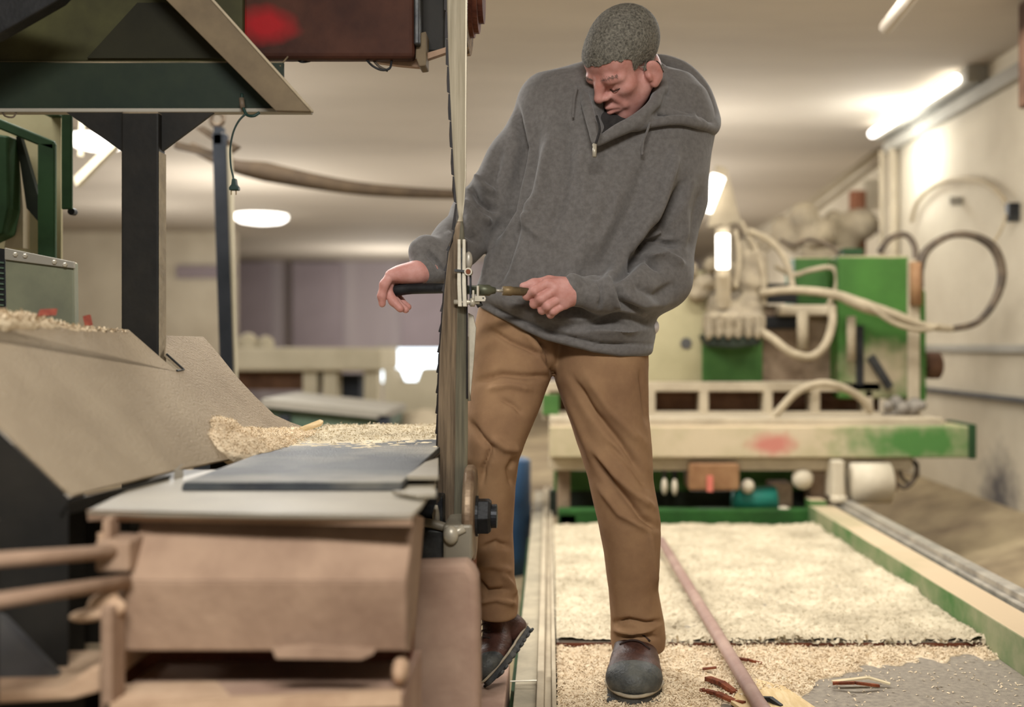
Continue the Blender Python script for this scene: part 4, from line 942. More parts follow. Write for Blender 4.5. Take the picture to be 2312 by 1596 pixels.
for x in (1500, 1523):
    b = MB(); b.cyl(W(x, 1105, d + .1), W(x, 1062, d + .1), .012); b.build('bolt', 'steel_dark', t)
b = MB(); b.pbox(1880, 1040, 1908, 1128, d - .05, d + .1); b.ptube([(1893, 1118, d - .03), (1893, 1134, d - .03)], .04, 14); b.build('bracket_arm', 'chalk', t, bevel=.01)
b = MB(); b.lathe(W(1915, 1090, d + .02), (1, 0, 0), [(0, .06), (.01, .095), (.19, .095), (.20, .07)], 28); b.build('roller', 'chalk', t, True)
b = MB(); b.pbox(1740, 1090, 1790, 1150, d + .12, d + .25); b.pbox(1830, 1050, 1880, 1140, d + .1, d + .24); b.build('wheel_block', 'brown_dust', t, bevel=.01)
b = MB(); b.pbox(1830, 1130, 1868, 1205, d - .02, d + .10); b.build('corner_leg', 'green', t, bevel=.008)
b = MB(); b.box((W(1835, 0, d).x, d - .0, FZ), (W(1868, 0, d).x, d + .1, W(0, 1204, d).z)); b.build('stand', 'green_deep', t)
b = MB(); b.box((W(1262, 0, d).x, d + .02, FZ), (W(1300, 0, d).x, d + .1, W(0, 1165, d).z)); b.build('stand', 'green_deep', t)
b = MB(); b.pbox(1258, 1034, 1288, 1180, d + .1, d + .22); b.build('corner_leg', 'brown_dust', t, bevel=.008)
H('coil_hose', [(2012, 1042, .1), (2020, 1080, .08), (2040, 1100, .06), (2062, 1085, .06), (2070, 1050, .08), (2050, 1036, .1)], .011, 'hose_dark')
H('coil_hose', [(2030, 1040, .14), (2034, 1074, .12), (2052, 1090, .1), (2072, 1070, .1), (2062, 1040, .12)], .009, 'hose_dark')
b = MB(); b.pbox(2004, 1070, 2030, 1110, d + .06, d + .14); b.build('hose_valve', 'brown_dust', t, bevel=.01)

# wall fittings on the right
b = MB(); wd_ = lambda px: 2.46 * F / (px - CX); b.ptube([(x, y, wd_(x)) for x, y in ((2058, 500), (2072, 455), (2110, 420), (2165, 404), (2220, 412), (2258, 440), (2276, 470))], .016, 10, 8); b.ptube([(2276, 470, wd_(2276)), (2262, 515, 5.85), (2240, 548, 5.6), (2228, 542, 5.48)], .008, 8, 8)
o = b.build('wall_cable', 'hosetan', None, True); tag(o, 'thin tan cable arching against the right wall above the hose loop', 'cable')
b = MB(); b.box((XR - .06, 5.88, 1.50), (XR + .01, 5.93, 1.60)); o = b.build('cable_clip', 'steel_dark', bevel=.004); tag(o, 'small dark clip on the right wall at the cable end', 'clip')
b = MB(); b.cyl((XR - .04, 7.9, .6), (XR - .04, 7.9, CEIL - .2), .035); b.cyl((XR - .10, 7.98, 1.0), (XR - .10, 7.98, CEIL - .2), .02); o = b.build('wall_pipe', 'dusty', None, True); tag(o, 'pale pipe running up the corner of the right wall', 'pipe')
b = MB(); b.cyl((W(1936, 0, 8.6).x, 8.6, FZ), W(1936, 432, 8.6), .065, 20); o = b.build('rusty_pipe', 'rustpipe', None, False); tag(o, 'rust brown pipe standing behind the green cabinet', 'pipe')
b = MB(); b.pbox(1952, 405, 2000, 470, 8.8, 8.9); o = b.build('wall_switch_box', 'chalk', None, bevel=.01); tag(o, 'pale box beside the rust brown pipe', 'box')
b = MB(); b.box((2.2, 5.0, 1.95), (2.5, 5.2, CEIL)); o = b.build('duct_stub', 'brown', None, bevel=.01); tag(o, 'dark duct at the far right edge under the ceiling', 'duct')
p = [W(1700, 560, 9), W(1800, 480, 9), W(1900, 405, 9), W(2000, 330, 9)]
b = MB(); b.tube(p, .03); b.tube([q + Vector((0, .1, -.10)) for q in p], .02); o = b.build('conduit', 'dusty', None, True); tag(o, 'slanting conduit rising toward the corner of the right wall', 'conduit')
sd = Sdf()
for k_ in range(9): sd.ell(W(1770 + k_ * 22, 520 + 30 * math.sin(k_ * 2.3), 8.3 + .1 * math.cos(k_)), (RNG.uniform(.07, .14),) * 3, .05)
V_, Q_ = sd.mesh(.03); o = link('dusty_pile_of_fittings', mesh_np('dusty_pile_of_fittings', V_, Q_), 'dusty_gray'); tag(o, 'dust covered machine head behind the carriage', 'machine')
b = MB(); c_ = W(1860, 560, 8.3); b.box((c_.x - .2, 8.2, FZ), (c_.x + .2, 8.45, c_.z)); b.build('stand', 'dusty_gray', o)
o = MB().ptube([(2000, 62, 4.6), (2050, 0, 4.3), (2075, -35, 4.2)], .028, 10).build('ceiling_pipe', 'ceiling'); tag(o, 'short pale pipe under the ceiling at upper right', 'pipe')

b = MB(); b.lathe(((1198 - CX) / F * 5.6 - .2, 5.6, FZ), (0, 0, 1), [(0, .20), (.10, .205), (.12, .20), (.33, .205), (.35, .20), (.56, .20), (.57, .18)], 32); o = b.build('blue_drum', 'blue', None, True); tag(o, 'blue drum on the floor beyond the left end of the bed rail', 'drum')

b = MB(); b.pbox(1895, 498, 1998, 526, 8.655, 8.71); o = b.build('cross_board', 'purple'); tag(o, 'dull purplish board crossing behind the rust brown pipe', 'board')
o = MB().box((XR - .07, 6.7, CEIL - .75), (XR + .01, 6.72, CEIL - .70)).build('wall_hook', 'trim'); tag(o, 'small grey hook on the right wall under the ceiling tube', 'hook')
# ------------------------------------------------------------------ the band saw at the left
t = thing('band_sawmill', 'dark green saw frame with post, gussets and red brown motor housing overhead', 'machine')
b = MB(); b.pbox(-260, 138, 640, 248, 2.40, 2.412); b.build('cross_beam', 'green_dark', t, bevel=.004)
b = MB(); b.pbox(-260, 244, 700, 253, 2.385, 2.415); b.build('beam_flange', 'trim', t, bevel=.002)
p0 = W(273, 250, 2.36); p1 = W(358, 250, 2.36)
MB().box((p0.x, 2.36, FZ), (p1.x, 2.402, W(0, 252, 2.36).z)).build('post', 'black_paint', t, bevel=.004)
b = MB(); b.box((p1.x, 2.361, .60), (p1.x + .002, 2.402, W(0, 345, 2.38).z)); b.build('post_edge_strip', 'dusty_gray', t, bevel=.002)
b = MB(); b.pprism([(150, 254), (275, 254), (275, 342)], 2.38, 2.39); b.build('gusset', 'black_paint', t)
b = MB(); b.pprism([(356, 254), (482, 254), (364, 342), (356, 342)], 2.38, 2.39); b.build('gusset', 'black_paint', t)
b = MB(); b.pprism([(178, -200), (301, -200), (480, 0), (706, 252), (622, 250), (375, 0)], 2.33, 2.345); b.build('diagonal_brace', 'brace', t, bevel=.002)
b = MB(); b.tube([W(301, -200, 2.329), W(480, 0, 2.329), W(706, 252, 2.329)], .003, 8); b.build('brace_lip', 'dusty', t, True)
b = MB(); b.pbox(-300, -220, 548, 140, 2.414, 2.44); b.build('upper_hood', 'olive', t, bevel=.006)
b = MB(); b.pprism([(-80, -80), (150, -20), (130, 0), (-10, 80), (-80, 110)], 2.2, 2.24); b.build('corner_guard', 'black', t, bevel=.004)
b = MB(); b.pprism([(310, 6), (372, 6), (515, 131), (196, 131)], 2.406, 2.413); b.build('hood_rib', 'olive_dark', t)
b = MB(); b.pbox(545, -220, 936, 132, 2.43, 2.47); b.build('motor_housing', 'redbrown', t, bevel=.012, seg=3)
b = MB(); b.pbox(934, -220, 948, 100, 2.42, 2.48); b.build('housing_flange', 'steel_dark', t, bevel=.004)
b = MB(); b.pbox(946, -220, 1006, 118, 2.50, 2.53); b.build('guide_block', 'black_paint', t, bevel=.006)
b = MB(); b.pprism([(940, 76), (962, 70), (962, 148), (946, 150), (938, 128)], 2.44, 2.50); b.build('tan_bracket', 'brace', t, bevel=.003)
b = MB(); b.pprism([(850, 132), (948, 132), (962, 142), (956, 152), (900, 147), (850, 140)], 2.47, 2.49); b.pprism([(962, 120), (1008, 106), (1008, 118), (962, 134)], 2.47, 2.49); b.build('bottom_plate', 'rust', t)
b = MB(); b.ptube([(822, 128, 2.45), (840, 148, 2.44), (862, 158, 2.44), (880, 154, 2.44), (884, 136, 2.45)], .0026, 8, 6); b.build('cable_loop', 'black', t, True)
b = MB(); b.ptube([(836, 128, 2.46), (856, 150, 2.45), (876, 160, 2.45)], .0030, 8, 6); b.build('cable_loop', 'hose_dark', t, True)
b = MB(); b.ptube([(664, 130, 2.46), (680, 140, 2.45), (700, 138, 2.46)], .0022, 8, 6); b.build('cable_loop', 'black', t, True)
b = MB(); b.ptube([(632, 150, 2.40), (650, 128, 2.42)], .002, 8); b.build('loose_wire', 'brace', t, True)
b = MB(); b.ptube([(4, 250, 2.40), (12, 262, 2.38), (30, 264, 2.38), (38, 250, 2.40)], .002, 8, 6); b.build('cable_loop', 'hose_dark', t, True)
c = W(1036, 122, 2.66); wr = .16
b = MB(); b.lathe((c.x, c.y, c.z + wr), (1, 0, 0), [(0, .05), (0, wr), (.026, wr), (.026, .05)], 48); b.build('band_wheel', 'wheel', t, bevel=.002)
b = MB(); b.lathe((c.x + .026, c.y, c.z + wr), (1, 0, 0), [(0, .118), (.010, .118), (.010, .108), (.022, .108), (.022, .085), (.034, .085)], 32); b.build('wheel_hub', 'rust_dark', t)

# blade
rows = [(-160, 1003, 1054, 2.465, 2.445), (0, 1007, 1055, 2.465, 2.445), (120, 1010, 1054, 2.465, 2.445), (250, 1016, 1053, 2.465, 2.445), (400, 1024, 1052, 2.463, 2.445), (460, 1030, 1048, 2.46, 2.445), (492, 1036, 1044, 2.452, 2.44),
        (505, 1030, 1046, 2.445, 2.45), (560, 1012, 1050, 2.44, 2.455), (640, 1002, 1054, 2.435, 2.46), (720, 996, 1056, 2.43, 2.46), (800, 990, 1056, 2.43, 2.46), (900, 987, 1056, 2.43, 2.46), (1000, 986, 1056, 2.43, 2.46), (1100, 985, 1054, 2.43, 2.46), (1188, 985, 1050, 2.43, 2.46)]
ys = np.linspace(-160, 1188, 140); RR = np.array(rows); ry = [np.interp(ys, RR[:, 0], RR[:, i]) for i in range(5)]
bl = MB(); bm = bl.bm; NC = 10; fr = []; bk = []
for i in range(len(ys)):
    f_, k_ = [], []
    for j in range(NC + 1):
        u = j / NC; p = W(ry[1][i] * (1 - u) + ry[2][i] * u, ys[i], ry[3][i] * (1 - u) + ry[4][i] * u); f_.append(bm.verts.new(p)); k_.append(bm.verts.new(p + Vector((0.0004, .0018, 0))))
    fr.append(f_); bk.append(k_)
for i in range(len(ys) - 1):
    for j in range(NC):
        up_ = ys[i] < 492
        bl.mi = (1 if up_ else (2 if j < 6 else 0))
        bl._f([fr[i][j], fr[i + 1][j], fr[i + 1][j + 1], fr[i][j + 1]]); bl._f([bk[i][j], bk[i][j + 1], bk[i + 1][j + 1], bk[i + 1][j]])
    bl.mi = 0
    bl._f([fr[i][0], bk[i][0], bk[i + 1][0], fr[i + 1][0]]); bl._f([fr[i][NC], fr[i + 1][NC], bk[i + 1][NC], bk[i][NC]])
bl._f(fr[0] + bk[0][::-1]); bl._f(fr[-1] + bk[-1][::-1])
blade = bl.build('saw_band', ['blade', 'blade_lit', 'blade_dirty'], None, True)
tag(blade, 'upright twisted band saw blade standing between the two hands of the worker', 'saw blade')
b = MB(); y = -160
def edge(y): return float(np.interp(y, ys, ry[1])), float(np.interp(y, ys, ry[3]))
while y < 1150:
    st_ = 62 if y < 490 else 46; w0, w1 = (5, 2) if y < 490 else (4, 1)
    x0, d0 = edge(y); x1, d1 = edge(min(y + st_, 1186))
    b.prism([W(x0 + 2, y, d0 - .001), W(x0 - w1, y, d0 - .001), W(x0 - w1 - 1, y + st_ * .5, d0 - .001), W(x1 - w0, y + st_ * .93, d1 - .001), W(x1 + 2, y + st_, d1 - .001)], (.0003, .0022, 0)); y += st_
b.build('tooth_edge', 'tooth', blade)
b = MB(); b.prism([W(1052, 545, 2.452), W(1055, 545, 2.452), W(1057, 900, 2.457), W(1053, 900, 2.457)], (0, .002, 0)); b.build('back_edge', 'tooth', blade)
# pale guard strip beside the blade
b = MB(); b.pprism([(1057, 706), (1068, 712), (1075, 740), (1070, 812), (1062, 900), (1057, 905)], 2.475, 2.485); o = b.build('guard_strip', 'chrome', blade, bevel=.001)
b = MB(); b.ptube([(1056, 760, 2.472), (1056, 880, 2.472), (1058, 905, 2.472)], [.003, .004, .006], 10); b.build('drip_bead', 'sheet', blade, True)

# setting tool
t = thing('saw_setting_tool', 'screw clamp with black grip and brass handle held across the blade', 'tool')
b = MB(); b.ptube([(884, 657, 2.560), (900, 655, 2.553), (930, 652, 2.545), (1000, 651, 2.520), (1034, 651, 2.498)], [.010, .0135, .0125, .0115, .0115], 16, 4); b.build('grip', 'black', t, True)
for x in (1037, 1048):
    b = MB(); b.prism([W(x - 4, 540, 2.425), W(x + 3, 540, 2.425), W(x + 4, 640, 2.425), W(x + 6, 692, 2.425), W(x - 3, 692, 2.425), W(x - 5, 640, 2.425)], (0, .016, 0)); b.build('clamp_plate', 'chrome', t, bevel=.001)
b = MB(); b.prism([W(1041, 560, 2.43), W(1044, 560, 2.43), W(1045, 690, 2.43), W(1041, 690, 2.43)], (0, .012, 0)); b.build('spacer', 'steel_dark', t)
b = MB(); b.ball(W(1058, 588, 2.44), (.009, .009, .020), 3); b.build('thumb_knob', 'steel', t, True)
b = MB(); b.lathe(W(1057, 613, 2.418), (0, 1, 0), [(0, .004), (0, .0085), (.03, .0085)], 20); b.build('pivot_screw', 'chrome', t)
b = MB(); b.lathe(W(1057, 613, 2.416), (0, 1, 0), [(0, 0.001), (0, .0055), (.006, .0055)], 20); b.build('screw_head', 'rust_dark', t)
b = MB(); b.prism([W(1060, 622, 2.43), W(1064, 622, 2.43), W(1064, 690, 2.43), W(1060, 690, 2.43)], (0, .012, 0)); b.prism([W(1026, 607, 2.42), W(1052, 610, 2.42), W(1052, 615, 2.42), W(1026, 613, 2.42)], (0, .01, 0)); b.build('lever', 'steel_dark', t)
b = MB(); b.cyl(W(1025, 682, 2.435), W(1083, 682, 2.435), .0055, 16); b.cyl(W(1062, 682, 2.435), W(1072, 682, 2.435), .010, 16); b.build('cross_pin', 'chrome', t, True)
b = MB(); b.pbox(1066, 655, 1071, 690, 2.43, 2.44); b.pbox(1076, 645, 1081, 672, 2.43, 2.45); b.build('stop_plate', 'chrome', t, bevel=.001)
b = MB(); b.pprism([(1072, 668), (1094, 668), (1097, 673), (1095, 680), (1072, 680)], 2.425, 2.429); b.build('tag_plate', 'chrome', t)
b = MB(); b.lathe(W(1091, 673, 2.4245), (0, 1, 0), [(0, .001), (0, .0018), (.001, .0018)], 12); b.build('tag_hole', 'black', t)
b = MB(); b.cyl(W(1076, 690, 2.44), W(1088, 684, 2.44), .006, 14); b.build('wing_screw', 'steel_dark', t, True)
A0 = W(1058, 654, 2.468); A1 = W(1250, 660, 2.540); ax = (A1 - A0).normalized(); Ln = (A1 - A0).length; u = lambda x: (W(x, 0, 2.5).x - W(1058, 0, 2.5).x)
b = MB(); b.lathe(A0, ax, [(-.012, .010), (u(1080), .010), (u(1080), .0125), (u(1106), .0125), (u(1111), .009), (u(1120), .007), (u(1121), .0035)], 24); b.build('barrel', 'olive_metal', t, True)
b = MB(); b.lathe(A0, ax, [(u(1120), .0034), (u(1141), .0034)], 14); b.build('rod', 'steel', t, True)
b = MB(); b.lathe(A0, ax, [(u(1138), .006), (u(1138.5), .0105), (u(1158), .0110), (u(1160), .0098), (u(1245), .0095), (u(1248), .006)], 24); b.build('brass_handle', 'brass', t, True)

# lower blade guide
t = thing('blade_guide', 'steel roller guide with big black nut at the foot of the blade', 'guide')
c = W(1050, 1158, 2.41)
b = MB(); b.lathe(c, (1, 0, 0), [(0, .02), (0, .098), (.006, .105), (.018, .105), (.024, .098), (.024, .02)], 40); b.build('guide_roller', 'roller', t, bevel=.002)
n0 = W(1074, 1165, 2.41)
b = MB(); b.lathe(n0, (1, 0, 0), [(-.003, .041), (.0, .044), (.006, .044)], 28); b.build('washer', 'steel_dark', t)
b = MB(); b.lathe(n0, (1, 0, 0), [(.005, .036), (.005, .041), (.028, .041), (.034, .036)], 6); b.build('hex_nut', 'black', t, bevel=.002)
b = MB(); b.lathe(n0, (1, 0, 0), [(.034, .026), (.046, .026), (.047, .022)], 24); b.build('threaded_end', 'steel_dark', t)
b = MB(); b.pbox(1000, 1185, 1066, 1268, 2.30, 2.48); b.build('bracket', 'sheet', t, bevel=.006)
b = MB(); b.pbox(935, 1195, 1004, 1272, 2.33, 2.48); b.pbox(930, 1120, 1000, 1200, 2.38, 2.5); b.build('bracket_arm', 'steel_dark', t, bevel=.006)
b = MB(); b.ball(W(1018, 1208, 2.295), (.016, .014, .020), 3); b.cyl(W(1018, 1208, 2.30), W(1048, 1192, 2.30), .009, 14); b.build('clamp_bolt', 'chrome', t, True)
b = MB(); b.ptube([(985, 1140, 2.36), (984, 1160, 2.36), (986, 1188, 2.36)], [.003, .008, .008], 12); b.build('pin', 'chrome', t, True)
b = MB(); b.ptube([(948, 1178, 2.34), (975, 1182, 2.33), (1004, 1190, 2.33)], .010, 12, 4); b.build('link', 'sheet', t, True)
b = MB(); b.pprism([(870, 1118), (985, 1128), (985, 1140), (930, 1136)], 2.2, 2.3); b.build('scraper', 'black', t)
b = MB(); b.box((W(920, 0, 2.33).x, 2.335, FZ), (W(1066, 0, 2.33).x, 2.48, W(0, 1266, 2.33).z)); b.build('pedestal', 'rust_dark', t)
b = MB(); zf = 780 + (CZ - FZ) / 1.95 * F
b.pprism([(905, 1276), (1050, 1272), (1068, 1282), (1078, 1310), (1082, 1400), (1086, zf), (905, zf)], 1.95, 2.02); o = b.build('cover_box', 'rust_pink', None, bevel=.014, seg=3); tag(o, 'pinkish rusty cover box in front of the raised boot', 'cover')
b = MB(); q0 = W(1082, 0, 2.5); b.box((q0.x - .1, 2.50, FZ), (q0.x + .055, 2.9, .010)); o = b.build('boot_step', 'rust_pink', None, bevel=.005); tag(o, 'low rusty steel step under the raised boot beside the rail', 'step')

# guard below the belt
t = thing('belt_guard', 'bent rusty sheet guard hanging below the belt in the foreground', 'guard')
b = MB(); b.prism([W(322, 1158, 1.62), W(938, 1160, 1.62), W(916, 1312, 1.55), W(284, 1312, 1.55)], (0, .012, 0)); b.prism([W(284, 1312, 1.55), W(916, 1312, 1.55), W(918, 1470, 1.56), W(242, 1470, 1.56)], (0, .012, 0)); b.build('front_sheet', 'rust', t, bevel=.003)
b = MB(); b.prism([W(916, 1312, 1.552), W(938, 1160, 1.622), W(958, 1170, 1.9), W(935, 1470, 1.9), W(918, 1470, 1.562)], (-.006, 0, 0)); b.build('side_sheet', 'rust', t)
b = MB(); b.prism([W(284, 1312, 1.56), W(242, 1470, 1.57), W(230, 1482, 1.60), W(262, 1312, 1.60)], (0, .01, 0)); b.build('edge_sheet', 'rust', t)
b = MB(); b.prism([W(612, 1463, 1.535), W(700, 1455, 1.535), W(850, 1465, 1.535), W(842, 1478, 1.53), W(815, 1491, 1.53), W(622, 1488, 1.53)], (0, .010, 0)); b.build('loose_flap', 'rust', t, bevel=.002)
b = MB(); b.pbox(240, 1440, 925, 1560, 1.72, 1.77); b.build('inner_panel', 'rust_dark', t)
b = MB(); b.prism([W(236, 1545, 1.60), W(480, 1536, 1.62), W(905, 1548, 1.62), W(905, 1562, 1.50), W(236, 1588, 1.50)], (0, .0, -.02)); b.build('sill', 'rustpale', t)
b = MB(); b.ball(W(904, 1512, 1.58), (.012, .03, .020), 3); b.build('end_knob', 'rustpale', t, True)
b = MB(); b.prism([W(240, 1480, 1.57), W(275, 1495, 1.60), W(275, 1560, 1.60), W(236, 1570, 1.55)], (0, .012, 0)); b.build('corner_tab', 'rustpale', t)
a = W(236, 1588, 1.51); e = W(900, 1588, 1.51); MB().box((a.x, 1.515, FZ), (e.x, 1.78, a.z - .002)).build('base', 'rust_pink', t)
MB().box((W(300, 0, 1.7).x, 1.781, FZ), (W(900, 0, 1.7).x, 1.80, .585)).build('rear_wall', 'rust_dark', t)

# lip sheet and belt
t = thing('belt_table', 'grey steel lip and dark rubber belt carrying boards past the blade', 'conveyor')
zl = .603
top = [G(x, y, zl) for x, y in ((196, 1152), (330, 1158), (600, 1161), (930, 1163), (952, 1140), (985, 1092), (985, 1060), (380, 1060))]
b = MB(); b.prism(top, (0, 0, -.006)); b.build('lip_sheet', 'sheet', t, bevel=.002)
b = MB(); b.prism([G(196, 1152, zl), G(330, 1158, zl), G(600, 1161, zl), G(930, 1163, zl), G(930, 1163, zl) + Vector((0, .004, -.016)), G(196, 1152, zl) + Vector((0, .004, -.016))], (0, .006, 0)); b.build('lip_fold', 'rust', t)
b = MB(); b.prism([(-.60, 1.80, .604), (-.60, 1.815, .617), (-.60, 3.0, .619), (-.60, 3.0, .604)], (.36, 0, 0)); b.build('belt', 'belt', t, bevel=.003)
b = MB(); b.box((-.605, 1.82, .56), (-.24, 3.0, .603)); b.build('bed_frame', 'black_paint', t)
for y in (1.90, 2.85):
    MB().box((-.58, y, FZ), (-.30, y + .06, .56)).build('leg', 'black_paint', t)
b = MB(); b.prism([G(918, 1084, .612), G(960, 1052, .612), G(990, 1042, .612), G(990, 1084, .612)], (0, 0, .008)); b.build('steel_shoe', 'sheet', t, bevel=.001)
b = MB(); b.prism([G(885, 1116, .606), G(985, 1112, .606), G(985, 1124, .606), G(940, 1126, .606)], (0, 0, .006)); b.build('wear_plate', 'sheet', t, bevel=.001)
# chips lying on the belt
f3 = lambda P: .6170 + .008 * np.clip((P[:, 1] - 2.42) / .3 + .35 * fbm(P * 12, 6, 2) - .25 - np.abs(P[:, 0] + .42) * .2, -.6, 1) + .003 * fbm(P * 50, 2, 2)
P3, Q3 = dust_grid(-.598, -.245, 2.3, 2.99, 120, 200, f3, '', ''); c5 = add_chips(P3[P3[:, 2] > .6195], None, 5000, .008)
dust_obj('sawdust', [(P3, Q3), c5], 'dust_pale', 'pale sawdust heaped at the far end of the dark belt')

# sheet-metal slide
A_, B_, C_ = W(165, 1118, 1.63), W(720, 975, 2.82), W(290, 742, 2.30)
pn = (B_ - A_).cross(C_ - A_).normalized()
if pn.z < 0: pn = -pn
O_ = Vector((0, 0, CZ))
def pl(px, py, lift=0.0):
    r = W(px, py, 1.0) - O_; s_ = (A_ - O_).dot(pn) / r.dot(pn); return O_ + r * s_ + pn * lift
t = thing('chip_slide', 'broad dusty sheet metal slide sloping down onto the belt', 'slide')
out = [(165, 1118), (393, 1062), (530, 1034), (600, 1015), (745, 978), (700, 968), (655, 952), (620, 936), (575, 893), (535, 850), (495, 800), (460, 760), (374, 757), (374, 800), (414, 836), (400, 838), (362, 806), (290, 743), (150, 738), (0, 732), (-260, 722), (-260, 712 + 0), (-320, 500), (-320, 652)]
out = out[:-3] + [(-300, 722), (-300, 672)]
b = MB(); b.prism([pl(x, y) for x, y in out], -pn * .006); b.build('slide_sheet', 'slide', t, bevel=.0015)
b = MB(); b.tube([pl(374, 800, .002), pl(414, 836, .002), pl(398, 838, .002)], .0022, 8); b.build('slot_edge', 'steel_dark', t)
b = MB(); b.prism([pl(165, 1121, -.008), pl(393, 1066, -.008), pl(393, 1078, -.03), pl(165, 1136, -.03)], (.0, .004, 0)); b.build('lower_angle', 'steel_dark', t)
b = MB(); b.prism([pl(393, 1062, .001), pl(410, 1048, .001), pl(418, 1072, -.006), pl(398, 1082, -.006)], (0, .004, 0)); b.build('corner_tab', 'sheet', t)
b = MB(); e0, e1 = pl(163, 1116, -.008), pl(-300, 672, -.008); b.prism([e0, e1, Vector((e1.x, e1.y, .1)), Vector((e0.x, e0.y, .1))], (-.004, .006, 0)); b.build('skirt', 'black_paint', t)
for (x, y) in ((-40, 980), (120, 1085)):
    q = pl(x, y, -.03); MB().box((q.x - .05, q.y + .10, FZ), (q.x + .0, q.y + .16, q.z - .02)).build('leg', 'black_paint', t)
q = pl(560, 960, -.02); MB().box((q.x - .06, q.y - .03, FZ), (q.x - .01, q.y + .03, q.z)).build('leg', 'black_paint', t)
# shavings at the foot of the slide
s = Sdf()
for (x, y, r, h_) in ((515, 985, .05, .010), (545, 1005, .07, .016), (590, 1000, .085, .020), (640, 998, .08, .018), (690, 990, .07, .014), (560, 1020, .06, .014), (500, 955, .03, .006), (720, 995, .06, .010)):
    q = pl(x, y, -.004); s.ell(q, (r * .75, r * 1.6, h_ * .7 + .006), .03, rot=Matrix.Rotation(math.radians(22), 3, 'Y'))
V_, Q_ = s.mesh(.005); V_ += vnormals(V_, Q_) * (fbm(V_ * 45, 6, 3) * .004)[:, None]
N_ = vnormals(V_, Q_); upv = V_[N_[:, 2] > .3]; c6 = add_chips(upv, None, 12000, .0058, .0005, .4)
dust_obj('sawdust', [(V_, Q_), c6], 'dust', 'little drift of shavings at the foot of the sheet metal slide')
k = RNG.choice(len(upv), 60)
b = MB()
o = MB().prism([pl(668, 978, .012), pl(710, 964, .020), pl(716, 968, .022), pl(712, 974, .020), pl(680, 982, .012)], (0, 0, .006)).build('splinter', 'wood'); tag(o, 'pale splinter sticking out of the shavings at the foot of the slide', 'splinter')
# sawdust along the upper edge
s = Sdf(); tp = [(-150, 722, .022), (0, 722, .024), (60, 722, .020), (110, 727, .012), (170, 735, .007), (230, 740, .006), (285, 744, .005)]
s.chain([pl(x, y + 6, -.004) for x, y, r in tp], [r * .8 for x, y, r in tp], .01)
V_, Q_ = s.mesh(.004); V_ += vnormals(V_, Q_) * (fbm(V_ * 60, 6, 3) * .003)[:, None]
N_ = vnormals(V_, Q_); c7 = add_chips(V_[N_[:, 2] > .2], None, 1800, .010, .001, .5)
dust_obj('sawdust', [(V_, Q_), c7], 'dust', 'thin ridge of sawdust along the upper edge of the slide')
o = MB().prism([pl(72, 724, .012), pl(110, 722, .012), pl(112, 708, .014), pl(78, 710, .014)], (0, .012, 0)).build('bark_piece', 'barkred', None, bevel=.002); tag(o, 'red bark chunk lying in the sawdust ridge atop the slide', 'bark')
o = MB().prism([pl(188, 738, .004), pl(202, 738, .004), pl(192, 718, .010), pl(178, 722, .010)], (0, .010, 0)).build('bark_piece', 'barkred', None, bevel=.002); tag(o, 'small red bark scrap stuck upright on the slide edge', 'bark')

# dark base and rods at the lower left
t = thing('drive_machine', 'dark machine base below the slide at the lower left', 'machine')
b = MB(); b.pprism([(-300, 830), (0, 1010), (120, 1130), (290, 1150), (290, 1900), (-300, 1900)], 1.86, 1.95); b.build('side_wall', 'black_paint', t, bevel=.004)
b = MB(); b.pprism([(-60, 1372), (0, 1396), (140, 1540), (132, 1572), (-60, 1572)], 1.58, 1.60); b.build('sloping_plate', 'trim_dark', t)
b = MB(); b.pprism([(-60, 1560), (130, 1556), (205, 1508), (226, 1506), (226, 1562), (160, 1580), (-60, 1592)], 1.52, 1.72); b.build('ledge', 'rustpale', t, bevel=.004)
b = MB(); b.pbox(226, 1372, 252, 1700, 1.50, 1.55); b.build('upright_bar', 'rust', t, bevel=.003)
b = MB(); b.pbox(214, 1222, 292, 1292, 1.54, 1.62); b.pbox(234, 1168, 247, 1230, 1.56, 1.60); b.build('rod_clamp', 'rust', t, bevel=.006)
for (y, z, lab) in ((1232, 1.55, 0),):
    b = MB(); b.lathe(W(238, 1222, 1.58), (0, 0, 1), [(0, .012), (.012, .012), (.012, .005), (.03, .004)], 6); b.build('stud', 'rustpale', t)
s = Sdf(); s.ell(W(232, 1352, 1.53), (.022, .015, .010), .006, rot=Matrix.Rotation(math.radians(-25), 3, 'Y')); s.ell(W(205, 1388, 1.52), (.030, .014, .009), .006, rot=Matrix.Rotation(math.radians(-6), 3, 'Y')); s.ell(W(255, 1372, 1.53), (.018, .015, .014), .008)
V_, Q_ = s.mesh(.0025); link('wing_nut', mesh_np('wing_nut', V_, Q_), 'rustpale', t)
b = MB(); b.box((W(226, 0, 1.5).x, 1.51, FZ), (W(252, 0, 1.5).x, 1.54, W(0, 1690, 1.5).z)); b.build('bar_foot', 'rust', t)
b = MB(); a = W(-60, 1590, 1.54); b.box((a.x, 1.60, FZ), (W(150, 0, 1.54).x, 1.86, a.z)); b.build('plinth', 'black_paint', t)
b = MB(); b.tube([W(-60, 1268, 1.36), W(292, 1243, 1.57)], .0100, 16); o = b.build('tie_rod', 'rust', t, True)
b = MB(); b.tube([W(-60, 1364, 1.33), W(286, 1312, 1.545)], .0098, 16); o = b.build('tie_rod', 'rust', t, True)
b = MB(); b.box((W(-60, 0, 1.34).x - .03, 1.30, FZ), (W(-60, 0, 1.34).x + .0, 1.40, .62)); b.build('rod_stand', 'black_paint', t)

